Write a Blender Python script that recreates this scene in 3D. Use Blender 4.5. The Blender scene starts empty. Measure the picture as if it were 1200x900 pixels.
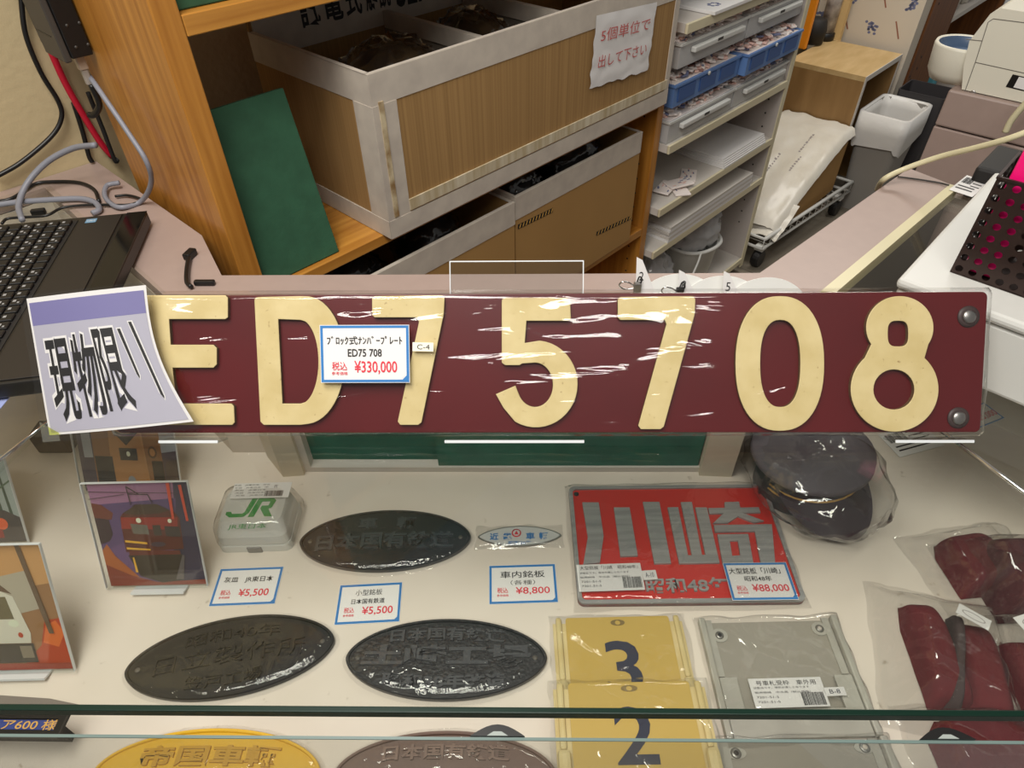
import bpy, bmesh, math, random
from mathutils import Vector, Matrix, noise

random.seed(7)
scene = bpy.context.scene
COL = scene.collection

# ------------------------------------------------------------------ camera
FPX = 786.0
CAM = Vector((0.0, 0.0, 1.55))
_n = Vector((15, 850, FPX)).normalized()
_d = Vector((12, -728, FPX)); _d = (_d - _n * _d.dot(_n)).normalized()
_x = _n.cross(_d)
if _x.x < 0: _x = -_x
RW = Matrix((_x, _d, -_n))          # camera (right, down, forward) -> world
cam_data = bpy.data.cameras.new('camera')
cam_data.sensor_width = 36.0
cam_data.lens = FPX / 1200.0 * 36.0
cam_data.clip_start = 0.02
cam = bpy.data.objects.new('camera', cam_data); COL.objects.link(cam)
_r = RW @ Vector((1, 0, 0)); _u = RW @ Vector((0, -1, 0)); _b = RW @ Vector((0, 0, -1))
mw = Matrix((_r, _u, _b)).transposed().to_4x4(); mw.translation = CAM
cam.matrix_world = mw
scene.camera = cam

# ------------------------------------------------------------------ world, lights, exposure
w = bpy.data.worlds.new('world'); scene.world = w; w.use_nodes = True
w.node_tree.nodes['Background'].inputs[0].default_value = (1.0, 0.96, 0.90, 1)
w.node_tree.nodes['Background'].inputs[1].default_value = 0.24

def area(name, loc, target, sx, sy, power, color=(1, 0.96, 0.90)):
    l = bpy.data.lights.new(name, 'AREA'); l.shape = 'RECTANGLE'; l.size = sx; l.size_y = sy
    l.energy = power; l.color = color
    o = bpy.data.objects.new(name, l); COL.objects.link(o); o.location = loc
    dv = Vector(target) - Vector(loc)
    o.rotation_euler = dv.to_track_quat('-Z', 'Y').to_euler()
    return o

area('shop_ceiling_lamp', (-0.35, 0.25, 2.75), (0.0, 0.5, 1.0), 0.9, 0.5, 30)
area('counter_ceiling_lamp', (-0.25, -0.45, 2.75), (0.05, 0.6, 0.8), 2.0, 0.25, 30)
area('aisle_ceiling_lamp', (1.2, 2.75, 2.75), (1.2, 2.4, 0.0), 1.4, 0.4, 36)

vs = scene.view_settings
vs.view_transform = 'Standard'; vs.look = 'None'; vs.gamma = 1.0; vs.exposure = -0.15
vs.use_curve_mapping = False
try:
    scene.cycles.transparent_max_bounces = 24
except Exception:
    pass

# ------------------------------------------------------------------ picking points on real planes
def ray(u, v): return RW @ Vector((u - 600.0, v - 450.0, FPX))
def at_z(u, v, z):
    r = ray(u, v); return CAM + r * ((z - CAM.z) / r.z)
def on_plane(u, v, p0, n):
    r = ray(u, v); return CAM + r * ((Vector(p0) - CAM).dot(n) / r.dot(n))

AL = math.radians(42.6)
EV = Vector((math.sin(AL), math.cos(AL), 0)); MV = Vector((-math.cos(AL), math.sin(AL), 0))
P0 = Vector((-0.462, 0.92, 0.0))
MB4 = Matrix((EV, MV, (0, 0, 1))).transposed().to_4x4(); MB4.translation = P0    # (along shelf fronts, into shelves, up)
ID = Matrix.Identity(4)
def front(u, v, off=0.0):
    p = on_plane(u, v, P0 + MV * off, MV); return (p - P0).dot(EV), p.z
def side(u, v, t):
    p = on_plane(u, v, P0 + EV * t, EV); return (p - P0).dot(MV), p.z
def em(u, v, z):
    p = at_z(u, v, z); return (p - P0).dot(EV), (p - P0).dot(MV)
G = 1.0       # glass top of the counter
D = 0.66      # display floor inside the case

# ------------------------------------------------------------------ materials
def lin(c):
    return tuple(((x / 255) / 12.92 if x / 255 <= 0.04045 else ((x / 255 + 0.055) / 1.055) ** 2.4) for x in c) + (1.0,)

MATS = {}
def mat(name, rgb, rough=0.5, metal=0.0, coat=0.0, var=0.0, vscale=20.0, bump=0.0, bscale=60.0, stretch=None, rgb2=None, spec=0.5, emit=0.0, coords='Object'):
    if name in MATS: return MATS[name]
    m = bpy.data.materials.new(name); m.use_nodes = True; MATS[name] = m
    nt = m.node_tree; b = nt.nodes['Principled BSDF']
    b.inputs['Base Color'].default_value = lin(rgb); b.inputs['Roughness'].default_value = rough
    b.inputs['Metallic'].default_value = metal; b.inputs['Coat Weight'].default_value = coat
    b.inputs['Coat Roughness'].default_value = 0.08; b.inputs['Specular IOR Level'].default_value = spec
    if emit: 
        b.inputs['Emission Color'].default_value = lin(rgb); b.inputs['Emission Strength'].default_value = emit
    if var or bump or rgb2:
        tc = nt.nodes.new('ShaderNodeTexCoord'); mp = nt.nodes.new('ShaderNodeMapping')
        nt.links.new(tc.outputs[coords], mp.inputs['Vector'])
        if stretch: mp.inputs['Scale'].default_value = stretch
    if var or rgb2:
        nz = nt.nodes.new('ShaderNodeTexNoise'); nz.inputs['Scale'].default_value = vscale; nz.inputs['Detail'].default_value = 6
        nt.links.new(mp.outputs[0], nz.inputs['Vector'])
        cr = nt.nodes.new('ShaderNodeValToRGB'); nt.links.new(nz.outputs['Fac'], cr.inputs[0])
        c1 = lin(rgb); c2 = lin(rgb2) if rgb2 else tuple(x * (1 - var) for x in c1[:3]) + (1,)
        cr.color_ramp.elements[0].position = 0.32; cr.color_ramp.elements[1].position = 0.68
        cr.color_ramp.elements[0].color = c2; cr.color_ramp.elements[1].color = c1
        nt.links.new(cr.outputs[0], b.inputs['Base Color'])
    if bump:
        n2 = nt.nodes.new('ShaderNodeTexNoise'); n2.inputs['Scale'].default_value = bscale; n2.inputs['Detail'].default_value = 4
        nt.links.new(mp.outputs[0], n2.inputs['Vector'])
        bp = nt.nodes.new('ShaderNodeBump'); bp.inputs['Strength'].default_value = bump; bp.inputs['Distance'].default_value = 0.002
        nt.links.new(n2.outputs['Fac'], bp.inputs['Height']); nt.links.new(bp.outputs[0], b.inputs['Normal'])
    return m

def clear(name, tint=(255, 255, 255), refl=1.0, rough=0.03, bump=0.0, bscale=25.0, stretch=None, haze=0.0, dist=0.003):
    """thin clear sheet: lets light straight through, mirrors by Fresnel"""
    if name in MATS: return MATS[name]
    m = bpy.data.materials.new(name); m.use_nodes = True; MATS[name] = m
    nt = m.node_tree; nt.nodes.clear()
    out = nt.nodes.new('ShaderNodeOutputMaterial'); tr = nt.nodes.new('ShaderNodeBsdfTransparent'); gl = nt.nodes.new('ShaderNodeBsdfGlossy')
    tr.inputs[0].default_value = lin(tint); gl.inputs['Roughness'].default_value = rough
    geo = nt.nodes.new('ShaderNodeNewGeometry'); dt = nt.nodes.new('ShaderNodeVectorMath'); dt.operation = 'DOT_PRODUCT'
    nt.links.new(geo.outputs['Incoming'], dt.inputs[0]); nt.links.new(geo.outputs['Normal'], dt.inputs[1])
    ab = nt.nodes.new('ShaderNodeMath'); ab.operation = 'ABSOLUTE'; nt.links.new(dt.outputs['Value'], ab.inputs[0])
    om = nt.nodes.new('ShaderNodeMath'); om.operation = 'SUBTRACT'; om.inputs[0].default_value = 1.0; nt.links.new(ab.outputs[0], om.inputs[1])
    pw5 = nt.nodes.new('ShaderNodeMath'); pw5.operation = 'POWER'; pw5.inputs[1].default_value = 5.0; pw5.use_clamp = True; nt.links.new(om.outputs[0], pw5.inputs[0])
    mul = nt.nodes.new('ShaderNodeMath'); mul.operation = 'MULTIPLY_ADD'; mul.inputs[1].default_value = 0.96 * min(1.0, refl); mul.inputs[2].default_value = 0.04 * refl; mul.use_clamp = True
    nt.links.new(pw5.outputs[0], mul.inputs[0])
    mx = nt.nodes.new('ShaderNodeMixShader'); nt.links.new(mul.outputs[0], mx.inputs[0])
    if haze:
        df = nt.nodes.new('ShaderNodeBsdfDiffuse'); df.inputs[0].default_value = (0.8, 0.8, 0.8, 1)
        m2 = nt.nodes.new('ShaderNodeMixShader'); m2.inputs[0].default_value = haze
        nt.links.new(tr.outputs[0], m2.inputs[1]); nt.links.new(df.outputs[0], m2.inputs[2]); nt.links.new(m2.outputs[0], mx.inputs[1])
    else:
        nt.links.new(tr.outputs[0], mx.inputs[1])
    nt.links.new(gl.outputs[0], mx.inputs[2]); nt.links.new(mx.outputs[0], out.inputs[0])
    if bump:
        tc = nt.nodes.new('ShaderNodeTexCoord'); mp = nt.nodes.new('ShaderNodeMapping'); nt.links.new(tc.outputs['Object'], mp.inputs[0])
        if stretch: mp.inputs['Scale'].default_value = stretch
        nz = nt.nodes.new('ShaderNodeTexNoise'); nz.inputs['Scale'].default_value = bscale; nz.inputs['Detail'].default_value = 2; nz.inputs['Distortion'].default_value = 1.2
        nt.links.new(mp.outputs[0], nz.inputs['Vector'])
        bp = nt.nodes.new('ShaderNodeBump'); bp.inputs['Strength'].default_value = bump; bp.inputs['Distance'].default_value = dist
        nt.links.new(nz.outputs['Fac'], bp.inputs['Height'])
        nt.links.new(bp.outputs[0], gl.inputs['Normal'])
    return m

WALL = mat('plaster_beige', (190, 172, 134), 0.9, bump=0.5, bscale=70)
FLOOR = mat('vinyl_floor', (128, 120, 106), 0.55, var=0.25, vscale=6)
PINE = mat('pine', (196, 136, 58), 0.38, rgb2=(160, 102, 36), vscale=9, stretch=(7, 7, 0.35), coat=0.15)
PINEH = mat('pine_board', (200, 142, 62), 0.38, rgb2=(166, 108, 40), vscale=9, stretch=(0.35, 7, 7), coat=0.15)
PINED = mat('old_pine', (128, 78, 34), 0.5, rgb2=(96, 54, 20), vscale=8, stretch=(7, 7, 0.4))
CARD = mat('cardboard', (166, 130, 80), 0.8, rgb2=(146, 112, 66), vscale=14, stretch=(14, 14, 0.05))
CARDP = mat('cardboard_plain', (172, 132, 76), 0.8, var=0.1, vscale=5)
TAPE = mat('paper_tape', (200, 190, 176), 0.45, rgb2=(186, 176, 164), vscale=30, bump=0.3, bscale=30)
TAPEV = mat('masking_tape', (196, 178, 142), 0.5, var=0.08, vscale=20)
LINER = mat('grey_liner', (140, 132, 120), 0.6, var=0.1)
MAUVE = mat('mauve_laminate', (163, 143, 134), 0.4, var=0.05, vscale=40)
CREAM = mat('cream_rail', (205, 196, 158), 0.35)
CASE = mat('case_floor', (220, 210, 198), 0.6, rgb2=(212, 201, 188), vscale=7)
WHITEP = mat('white_laminate', (204, 198, 190), 0.5)
SHELFG = mat('shelf_grey', (184, 176, 170), 0.5)
IVORY = mat('ivory_edge', (214, 204, 172), 0.45)
GREEN = mat('green_board', (46, 92, 66), 0.75, rgb2=(40, 82, 58), vscale=30, bump=0.25, bscale=120)
TEAL = mat('case_green', (44, 112, 94), 0.7, rgb2=(38, 100, 84), vscale=25)
BLACK = mat('black_plastic', (18, 17, 17), 0.4)
BLACKM = mat('black_matte', (28, 26, 25), 0.65)
KEY = mat('key_black', (20, 19, 19), 0.5)
DARKG = mat('dark_grey_plastic', (62, 58, 54), 0.5)
WHITE = mat('white_paper', (226, 224, 222), 0.7)
WHITEPL = mat('white_plastic', (206, 206, 201), 0.4)
def speckle(m, rgb, scale, lo, hi):
    """small dirt specks on a painted surface"""
    nt = m.node_tree; b = nt.nodes['Principled BSDF']; src = b.inputs['Base Color'].links[0].from_socket
    tc = nt.nodes.new('ShaderNodeTexCoord'); nz = nt.nodes.new('ShaderNodeTexNoise'); nz.inputs['Scale'].default_value = scale; nz.inputs['Detail'].default_value = 3
    nt.links.new(tc.outputs['Object'], nz.inputs['Vector'])
    cr = nt.nodes.new('ShaderNodeValToRGB'); cr.color_ramp.elements[0].position = lo; cr.color_ramp.elements[1].position = hi; nt.links.new(nz.outputs['Fac'], cr.inputs[0])
    mx = nt.nodes.new('ShaderNodeMixRGB'); nt.links.new(cr.outputs[0], mx.inputs[0]); nt.links.new(src, mx.inputs[1]); mx.inputs[2].default_value = lin(rgb); nt.links.new(mx.outputs[0], b.inputs['Base Color'])
MAROON = mat('maroon_enamel', (92, 14, 19), 0.35, rgb2=(80, 11, 16), vscale=6)
IVLET = mat('ivory_paint', (218, 200, 148), 0.5, rgb2=(204, 184, 128), vscale=30, bump=0.15, bscale=90)
speckle(IVLET, (150, 118, 70), 190, 0.68, 0.80)
speckle(CASE, (176, 162, 146), 60, 0.70, 0.80)
EDGEL = mat('letter_edge', (96, 70, 40), 0.7)
STEEL = mat('steel', (170, 168, 165), 0.35, metal=1.0)
ALU = mat('brushed_aluminium', (176, 176, 174), 0.5, metal=0.25, rgb2=(150, 150, 150), vscale=20, stretch=(0.4, 8, 1))
CHROME = mat('chrome', (210, 210, 210), 0.12, metal=1.0)
GREYP = mat('grey_cable', (128, 130, 140), 0.45)
REDC = mat('red_cable', (190, 24, 50), 0.4)
CREAMC = mat('cream_cable', (212, 204, 168), 0.4)
INK = mat('black_ink', (26, 25, 26), 0.6)
REDINK = mat('red_ink', (214, 42, 62), 0.6)
BLUEINK = mat('blue_border', (44, 118, 184), 0.6)
NAVY = mat('navy_ink', (40, 44, 66), 0.6)
GOLD = mat('gold_ink', (206, 160, 80), 0.5)
GLASS = clear('clear_glass', (252, 253, 251), 0.75, 0.0)
GEDGE = mat('glass_edge_green', (6, 36, 26), 0.35, spec=0.3)
GEDGEL = mat('glass_edge_light', (104, 122, 118), 0.3)
ACRY = clear('acrylic', (248, 250, 250), 1.2, 0.02)
ACRE = mat('acrylic_edge', (216, 220, 222), 0.2)
FILM = clear('plastic_film', (252, 252, 252), 1.6, 0.06, bump=0.35, bscale=16, stretch=(0.5, 2.6, 1), dist=0.006)
FILM2 = clear('plastic_bag_film', (250, 250, 250), 2.2, 0.08, bump=0.5, bscale=22, dist=0.006, haze=0.0)
FILMO = clear('tight_film', (252, 252, 252), 1.3, 0.06, bump=0.6, bscale=40, dist=0.004)
FILMW = clear('milky_film', (240, 240, 240), 1.8, 0.15, bump=1.0, bscale=14, dist=0.01, haze=0.45)
FROST = clear('frosted_plastic', (240, 240, 238), 1.2, 0.2, haze=0.5)
BLUETR = mat('blue_tray', (98, 132, 186), 0.35)

# ------------------------------------------------------------------ mesh collector
class Mesh:
    def __init__(self): self.v = []; self.f = []; self.m = []; self.mats = []; self.sm = []
    def mi(self, m):
        if m not in self.mats: self.mats.append(m)
        return self.mats.index(m)
    def add(self, vs, fs, m, smooth=False):
        b = len(self.v); i = self.mi(m)
        self.v += [tuple(x) for x in vs]
        for f in fs:
            self.f.append([b + k for k in f]); self.m.append(i); self.sm.append(smooth)
        return self
    def box(self, x0, x1, y0, y1, z0, z1, m, bev=0.0, seg=2, tf=None):
        if bev <= 0:
            vs = [(x0, y0, z0), (x1, y0, z0), (x1, y1, z0), (x0, y1, z0), (x0, y0, z1), (x1, y0, z1), (x1, y1, z1), (x0, y1, z1)]
            fs = [(0, 3, 2, 1), (4, 5, 6, 7), (0, 1, 5, 4), (1, 2, 6, 5), (2, 3, 7, 6), (3, 0, 4, 7)]
        else:
            bm = bmesh.new(); bmesh.ops.create_cube(bm, size=1.0)
            for q in bm.verts: q.co = Vector(((x0 + x1) / 2 + q.co.x * (x1 - x0), (y0 + y1) / 2 + q.co.y * (y1 - y0), (z0 + z1) / 2 + q.co.z * (z1 - z0)))
            bmesh.ops.bevel(bm, geom=bm.edges[:], offset=bev, segments=seg, profile=0.5, affect='EDGES')
            vs = [q.co.copy() for q in bm.verts]; bm.verts.index_update(); fs = [[q.index for q in f.verts] for f in bm.faces]; bm.free()
        if tf is not None: vs = [tf @ Vector(q) for q in vs]
        return self.add(vs, fs, m)
    def prism(self, pts, z0, z1, m, mside=None, tf=None):
        n = len(pts)
        vs = [(p[0], p[1], z0) for p in pts] + [(p[0], p[1], z1) for p in pts]
        if tf is not None: vs = [tf @ Vector(q) for q in vs]
        self.add(vs, [list(range(n))[::-1], list(range(n, 2 * n))], m)
        b = len(self.v) - 2 * n; i = self.mi(mside or m)
        for k in range(n):
            self.f.append([b + k, b + (k + 1) % n, b + n + (k + 1) % n, b + n + k]); self.m.append(i); self.sm.append(False)
        return self
    def rings(self, rings, m, cap0=True, cap1=True, smooth=True, closed=True):
        n = len(rings[0]); vs = [p for r in rings for p in r]; fs = []
        for a in range(len(rings) - 1):
            for k in range(n if closed else n - 1):
                k2 = (k + 1) % n
                fs.append((a * n + k, a * n + k2, (a + 1) * n + k2, (a + 1) * n + k))
        if cap0: fs.append(list(range(n))[::-1])
        if cap1: fs.append([(len(rings) - 1) * n + k for k in range(n)])
        return self.add(vs, fs, m, smooth)
    def tube(self, path, r, m, n=8, flat=1.0):
        path = [Vector(p) for p in path]; rs = []; a = None
        for i, p in enumerate(path):
            t = (path[min(i + 1, len(path) - 1)] - path[max(i - 1, 0)]).normalized()
            if a is None:
                a = t.cross(Vector((0, 0, 1)))
                if a.length < 0.1: a = t.cross(Vector((0, 1, 0)))
            a = (a - t * a.dot(t)).normalized(); b = a.cross(t).normalized()
            rr = r[i] if isinstance(r, (list, tuple)) else r
            rs.append([p + a * (rr * math.cos(2 * math.pi * k / n)) + b * (rr * flat * math.sin(2 * math.pi * k / n)) for k in range(n)])
        return self.rings(rs, m)
    def lathe(self, prof, c, m, n=32, tf=None, smooth=True, cap0=True, cap1=True):
        rs = []
        for (r, z) in prof:
            ring = [Vector((c[0] + r * math.cos(2 * math.pi * k / n), c[1] + r * math.sin(2 * math.pi * k / n), c[2] + z)) for k in range(n)]
            rs.append([tf @ q for q in ring] if tf is not None else ring)
        return self.rings(rs, m, cap0, cap1, smooth)
    def grid(self, fn, nu, nv, m, smooth=True):
        vs = [fn(i / nu, j / nv) for j in range(nv + 1) for i in range(nu + 1)]
        fs = [(j * (nu + 1) + i, j * (nu + 1) + i + 1, (j + 1) * (nu + 1) + i + 1, (j + 1) * (nu + 1) + i) for j in range(nv) for i in range(nu)]
        return self.add(vs, fs, m, smooth)
    def curve(self, cu, m, tf, mside=None):
        o = bpy.data.objects.new('tmp', cu); COL.objects.link(o)
        dg = bpy.context.evaluated_depsgraph_get(); dg.update()
        me = bpy.data.meshes.new_from_object(o.evaluated_get(dg))
        vs = [v.co.copy() for v in me.vertices]; fs = [list(p.vertices) for p in me.polygons]; nz = [abs(p.normal.z) for p in me.polygons]
        bpy.data.objects.remove(o); bpy.data.curves.remove(cu); bpy.data.meshes.remove(me)
        return vs, fs, nz
    def text(self, s, cx, cy, w, h, z, m, ex=0.0, bold=0.0, bev=0.0, tf=None, shear=0.0, arc=0.0, fit=True):
        cu = bpy.data.curves.new('tmp', 'FONT'); cu.body = s; cu.size = 1.0; cu.resolution_u = 3; cu.offset = bold; cu.shear = shear
        vs, fs, nz = self.curve(cu, m, None)
        if not vs: return self
        xs = [q.x for q in vs]; ys = [q.y for q in vs]; x0, x1, y0, y1 = min(xs), max(xs), min(ys), max(ys)
        sx = w / max(1e-6, x1 - x0); sy = h / max(1e-6, y1 - y0)
        def put(q, zz):
            X = (q.x - (x0 + x1) / 2) * sx; Y = (q.y - (y0 + y1) / 2) * sy
            if arc: Y += arc * (1 - (2 * X / w) ** 2) - arc * 0.5
            p = Vector((cx + X, cy + Y, zz)); return tf @ p if tf is not None else p
        if ex <= 0:
            return self.add([put(q, z) for q in vs], fs, m)
        n = len(vs)
        # extrude by hand: boundary edges become walls
        ec = {}
        for f in fs:
            for k in range(len(f)):
                a, b = f[k], f[(k + 1) % len(f)]
                key = (min(a, b), max(a, b))
                ec.setdefault(key, []).append((a, b))
        walls = [v[0] for v in ec.values() if len(v) == 1]
        top = [put(q, z + ex) for q in vs]; bot = [put(q, z) for q in vs]
        self.add(top + bot, fs + [(b, a, n + a, n + b) for a, b in walls], m)
        return self
    def outline(self, polys, z, ex, m, mside=None, tf=None, bev=0.0):
        """filled outline with holes, extruded; polys = closed 2-D polylines"""
        cu = bpy.data.curves.new('tmp', 'CURVE'); cu.dimensions = '2D'; cu.fill_mode = 'BOTH'; cu.extrude = ex / 2; cu.bevel_depth = bev; cu.bevel_resolution = 1; cu.offset = -bev
        for pl in polys:
            sp = cu.splines.new('POLY'); sp.points.add(len(pl) - 1); sp.use_cyclic_u = True
            for k, p in enumerate(pl): sp.points[k].co = (p[0], p[1], 0, 1)
        vs, fs, nz = self.curve(cu, m, None)
        V = [Vector((q.x, q.y, q.z + z + ex / 2 + bev)) for q in vs]
        if tf is not None: V = [tf @ q for q in V]
        if mside is None: return self.add(V, fs, m)
        a = [f for f, k in zip(fs, nz) if k > 0.3]; b = [f for f, k in zip(fs, nz) if k <= 0.3]
        self.add(V, a, m); self.add(V, b, mside); return self
    def move(self, o):
        self.v = [(a - o[0], b - o[1], c - o[2]) for a, b, c in self.v]; return self
    def build(self, name, parent=None, matrix=None, shade=None):
        me = bpy.data.meshes.new(name); me.from_pydata(self.v, [], self.f)
        for m in self.mats: me.materials.append(m)
        me.polygons.foreach_set('material_index', self.m); me.polygons.foreach_set('use_smooth', self.sm)
        me.update()
        o = bpy.data.objects.new(name, me); COL.objects.link(o)
        if parent is not None: o.parent = parent
        elif matrix is not None: o.matrix_world = matrix
        return o

def tag(o, label=None, cat=None, group=None, kind=None):
    if label: o['label'] = label
    if cat: o['category'] = cat
    if group: o['group'] = group
    if kind: o['kind'] = kind
    return o
class Thing:
    """an Empty at the thing's base; parts are given in `frame` coordinates and shifted to the base"""
    def __init__(self, name, label, cat, frame=ID, o=(0, 0, 0), group=None):
        self.o = Vector(o); self.root = bpy.data.objects.new(name, None); COL.objects.link(self.root)
        self.root.empty_display_size = 0.02
        self.root.matrix_world = frame @ Matrix.Translation(self.o)
        tag(self.root, label, cat, group)
    def part(self, name, mesh, parent=None, label=None):
        mesh.move(self.o); ob = mesh.build(name, parent or self.root)
        if label: ob['label'] = label
        return ob
def single(name, mesh, label, cat, frame=ID, o=(0, 0, 0), group=None, kind=None):
    mesh.move(o); ob = mesh.build(name, None, frame @ Matrix.Translation(Vector(o)))
    return tag(ob, label, cat, group, kind)
def structure(name, mesh, frame=ID):
    return tag(mesh.build(name, None, frame), kind='structure')

def spline(pts, n=8):
    P = [Vector(p) for p in pts]; out = []
    P2 = [P[0] * 2 - P[1]] + P + [P[-1] * 2 - P[-2]]
    for i in range(1, len(P2) - 2):
        a, b, c, d = P2[i - 1], P2[i], P2[i + 1], P2[i + 2]
        for k in range(n):
            t = k / n
            out.append(0.5 * ((2 * b) + (c - a) * t + (2 * a - 5 * b + 4 * c - d) * t * t + (3 * b - a - 3 * c + d) * t ** 3))
    out.append(P[-1]); return out
def quad_frame(tl, tr, br, bl):
    """matrix centred on the bottom-left-up sheet through four points, plus width and height"""
    tl, tr, br, bl = map(Vector, (tl, tr, br, bl))
    x = ((tr - tl) + (br - bl)) / 2; y = ((tl - bl) + (tr - br)) / 2
    wd = x.length; x = x.normalized(); yh = y - x * y.dot(x); h = yh.length; y = yh.normalized(); z = x.cross(y)
    c = (tl + tr + br + bl) / 4
    M = Matrix((x, y, z)).transposed().to_4x4(); M.translation = c
    return M, wd, h
def flat_frame(pts, z):
    return quad_frame(*[at_z(u, v, z) for u, v in pts])
def ell(cx, cy, rx, ry, n=40, sup=2.0, a0=0.0):
    r = []
    for k in range(n):
        t = 2 * math.pi * k / n + a0; c, s = math.cos(t), math.sin(t)
        r.append((cx + rx * math.copysign(abs(c) ** (2 / sup), c), cy + ry * math.copysign(abs(s) ** (2 / sup), s)))
    return r
def rrect(x0, x1, y0, y1, r, n=5):
    out = []
    for cx, cy, a in ((x1 - r, y1 - r, 0), (x0 + r, y1 - r, 90), (x0 + r, y0 + r, 180), (x1 - r, y0 + r, 270)):
        for k in range(n + 1):
            t = math.radians(a + 90 * k / n); out.append((cx + r * math.cos(t), cy + r * math.sin(t)))
    return out
def frame_ring(mesh, w, h, b, z0, z1, m, cx=0, cy=0):
    """four mitred strips round a rectangle"""
    o = [(-w / 2, -h / 2), (w / 2, -h / 2), (w / 2, h / 2), (-w / 2, h / 2)]; i = [(-w / 2 + b, -h / 2 + b), (w / 2 - b, -h / 2 + b), (w / 2 - b, h / 2 - b), (-w / 2 + b, h / 2 - b)]
    for k in range(4):
        k2 = (k + 1) % 4
        mesh.prism([(cx + p[0], cy + p[1]) for p in (o[k], o[k2], i[k2], i[k])], z0, z1, m)
def film_sheet(w, h, z, amp, seed, m, nu=40, nv=30, fall=0.06, zb=0.0015, cx=0, cy=0):
    """a clear bag lying over something: creased sheet whose rim drops to the ground"""
    ms = Mesh()
    def fn(a, b):
        x = cx + (a - 0.5) * w; y = cy + (b - 0.5) * h
        e = min(a, 1 - a) * w, min(b, 1 - b) * h; k = min(1.0, min(e) / max(1e-4, fall * min(w, h)))
        k = k * k * (3 - 2 * k)
        q = Vector((x * 9 + seed, y * 9 + seed * 1.7, seed))
        n = 1 - abs(noise.noise(q + Vector((y * 14, 0, 0)))) * 2; n2 = noise.noise(q * 3.1)
        wob = 0.004 * noise.noise(Vector((a * 6 + seed, b * 6, 3.3)))
        return Vector((x + wob, y + wob, zb + k * (z - zb + amp * max(0, 0.6 * n + 0.4 * n2))))
    ms.grid(fn, nu, nv, m); return ms
def crumple(c, rx, ry, rz, seed, m, n=26, amp=0.25, fr=3.0, base=None):
    """a crumpled bag: a lumpy closed skin"""
    ms = Mesh(); rs = []
    for j in range(1, n):
        th = math.pi * j / n; ring = []
        for k in range(2 * n):
            ph = 2 * math.pi * k / (2 * n)
            d = Vector((math.sin(th) * math.cos(ph), math.sin(th) * math.sin(ph), -math.cos(th)))
            q = d * fr + Vector((seed, seed * 2.3, 0))
            s = 1 + amp * (1 - 2 * abs(noise.noise(q))) * 0.7 + amp * 0.5 * noise.noise(q * 2.7)
            p = Vector((c[0] + d.x * rx * s, c[1] + d.y * ry * s, c[2] + d.z * rz * s))
            if base is not None: p.z = max(p.z, base)
            ring.append(p)
        rs.append(ring)
    return ms.rings(rs, m)

# ================================================================== SETTING
structure('floor', Mesh().box(-3, 6.5, -1.5, 0.6, -0.05, 0.0, FLOOR, tf=None), MB4)
f2 = Mesh()
for k in range(1, 9): f2.box(-3 + k * 1.0, -3 + k * 1.0 + 0.004, -1.5, 0.47, 0.0, 0.0006, mat('floor_joint', (98, 92, 82), 0.7))
structure('trim_1', f2, MB4)
structure('wall_back', Mesh().box(-1.6, 6.5, 0.475, 0.56, 0, 2.9, WALL), MB4)

# ------------------------------------------------------------------ display case / counter (one built-in thing)
case = Thing('display_case', 'long glass-topped display counter with mauve back rail and angled ends', 'display case', ID, (0, 0.5, 0))
ms = Mesh()
ms.prism([(-0.62, 0.2170), (0.62, 0.2170), (0.53, 0.4), (0.47, 0.504), (0.333, 0.783), (-0.44, 0.783), (-0.548, 0.528)], 0.994, G, GLASS)
case.part('glass_top', ms)
# angled side panes
ms = Mesh(); ms.prism([(0.622, 0.2170), (1.5, 0.2170), (1.5, 1.0), (0.86, 1.19), (0.435, 0.783), (0.335, 0.783), (0.472, 0.504), (0.532, 0.4)], 0.994, G, GLASS)
case.part('glass_top', ms)
ms = Mesh(); ms.prism([(-0.622, 0.2170), (-0.55, 0.528), (-0.442, 0.783), (-0.51, 0.787), (-0.87, 1.14), (-1.05, 0.95), (-1.5, 0.5), (-1.5, 0.2170)], 0.994, G, GLASS)
case.part('glass_top', ms)
ms = Mesh(); ms.box(-1.5, 1.5, 0.2122, 0.2170, 0.9895, 0.9999, GEDGE, 0.0008)
case.part('glass_edge', ms, label='dark green polished front edge of the top glass')
ms = Mesh(); ms.box(-1.5, 1.5, 0.1922, 0.1940, 0.60, 0.9990, GLASS); ms.box(-1.5, 1.5, 0.1920, 0.1942, 0.9990, 1.0002, GEDGEL)
case.part('front_pane', ms)
for s, pts in (('l', [at_z(50, 500, G), at_z(0, 540, G)]), ('r', [at_z(1115, 515, G), at_z(1200, 578, G)])):
    a, b = pts; dv = (b - a).normalized(); ms = Mesh()
    ms.tube([a - dv * 0.05 + Vector((0, 0, 0.0012)), b + dv * 0.1 + Vector((0, 0, 0.0012))], 0.0022, CHROME, 8)
    case.part('seam_strip', ms, label='bright metal strip over the joint between two panes')
# display floor and backs
ms = Mesh(); ms.prism([(-1.5, 0.199), (1.5, 0.199), (1.5, 1.2), (0.88, 1.19), (0.41, 0.79), (-0.52, 0.79), (-0.90, 1.16), (-1.5, 1.1)], D - 0.02, D, CASE)
case.part('display_floor', ms)
ms = Mesh(); ms.box(-1.5, 1.5, 0.2, 0.22, 0.0, D - 0.02, MAUVE); case.part('front_plinth', ms)
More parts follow.
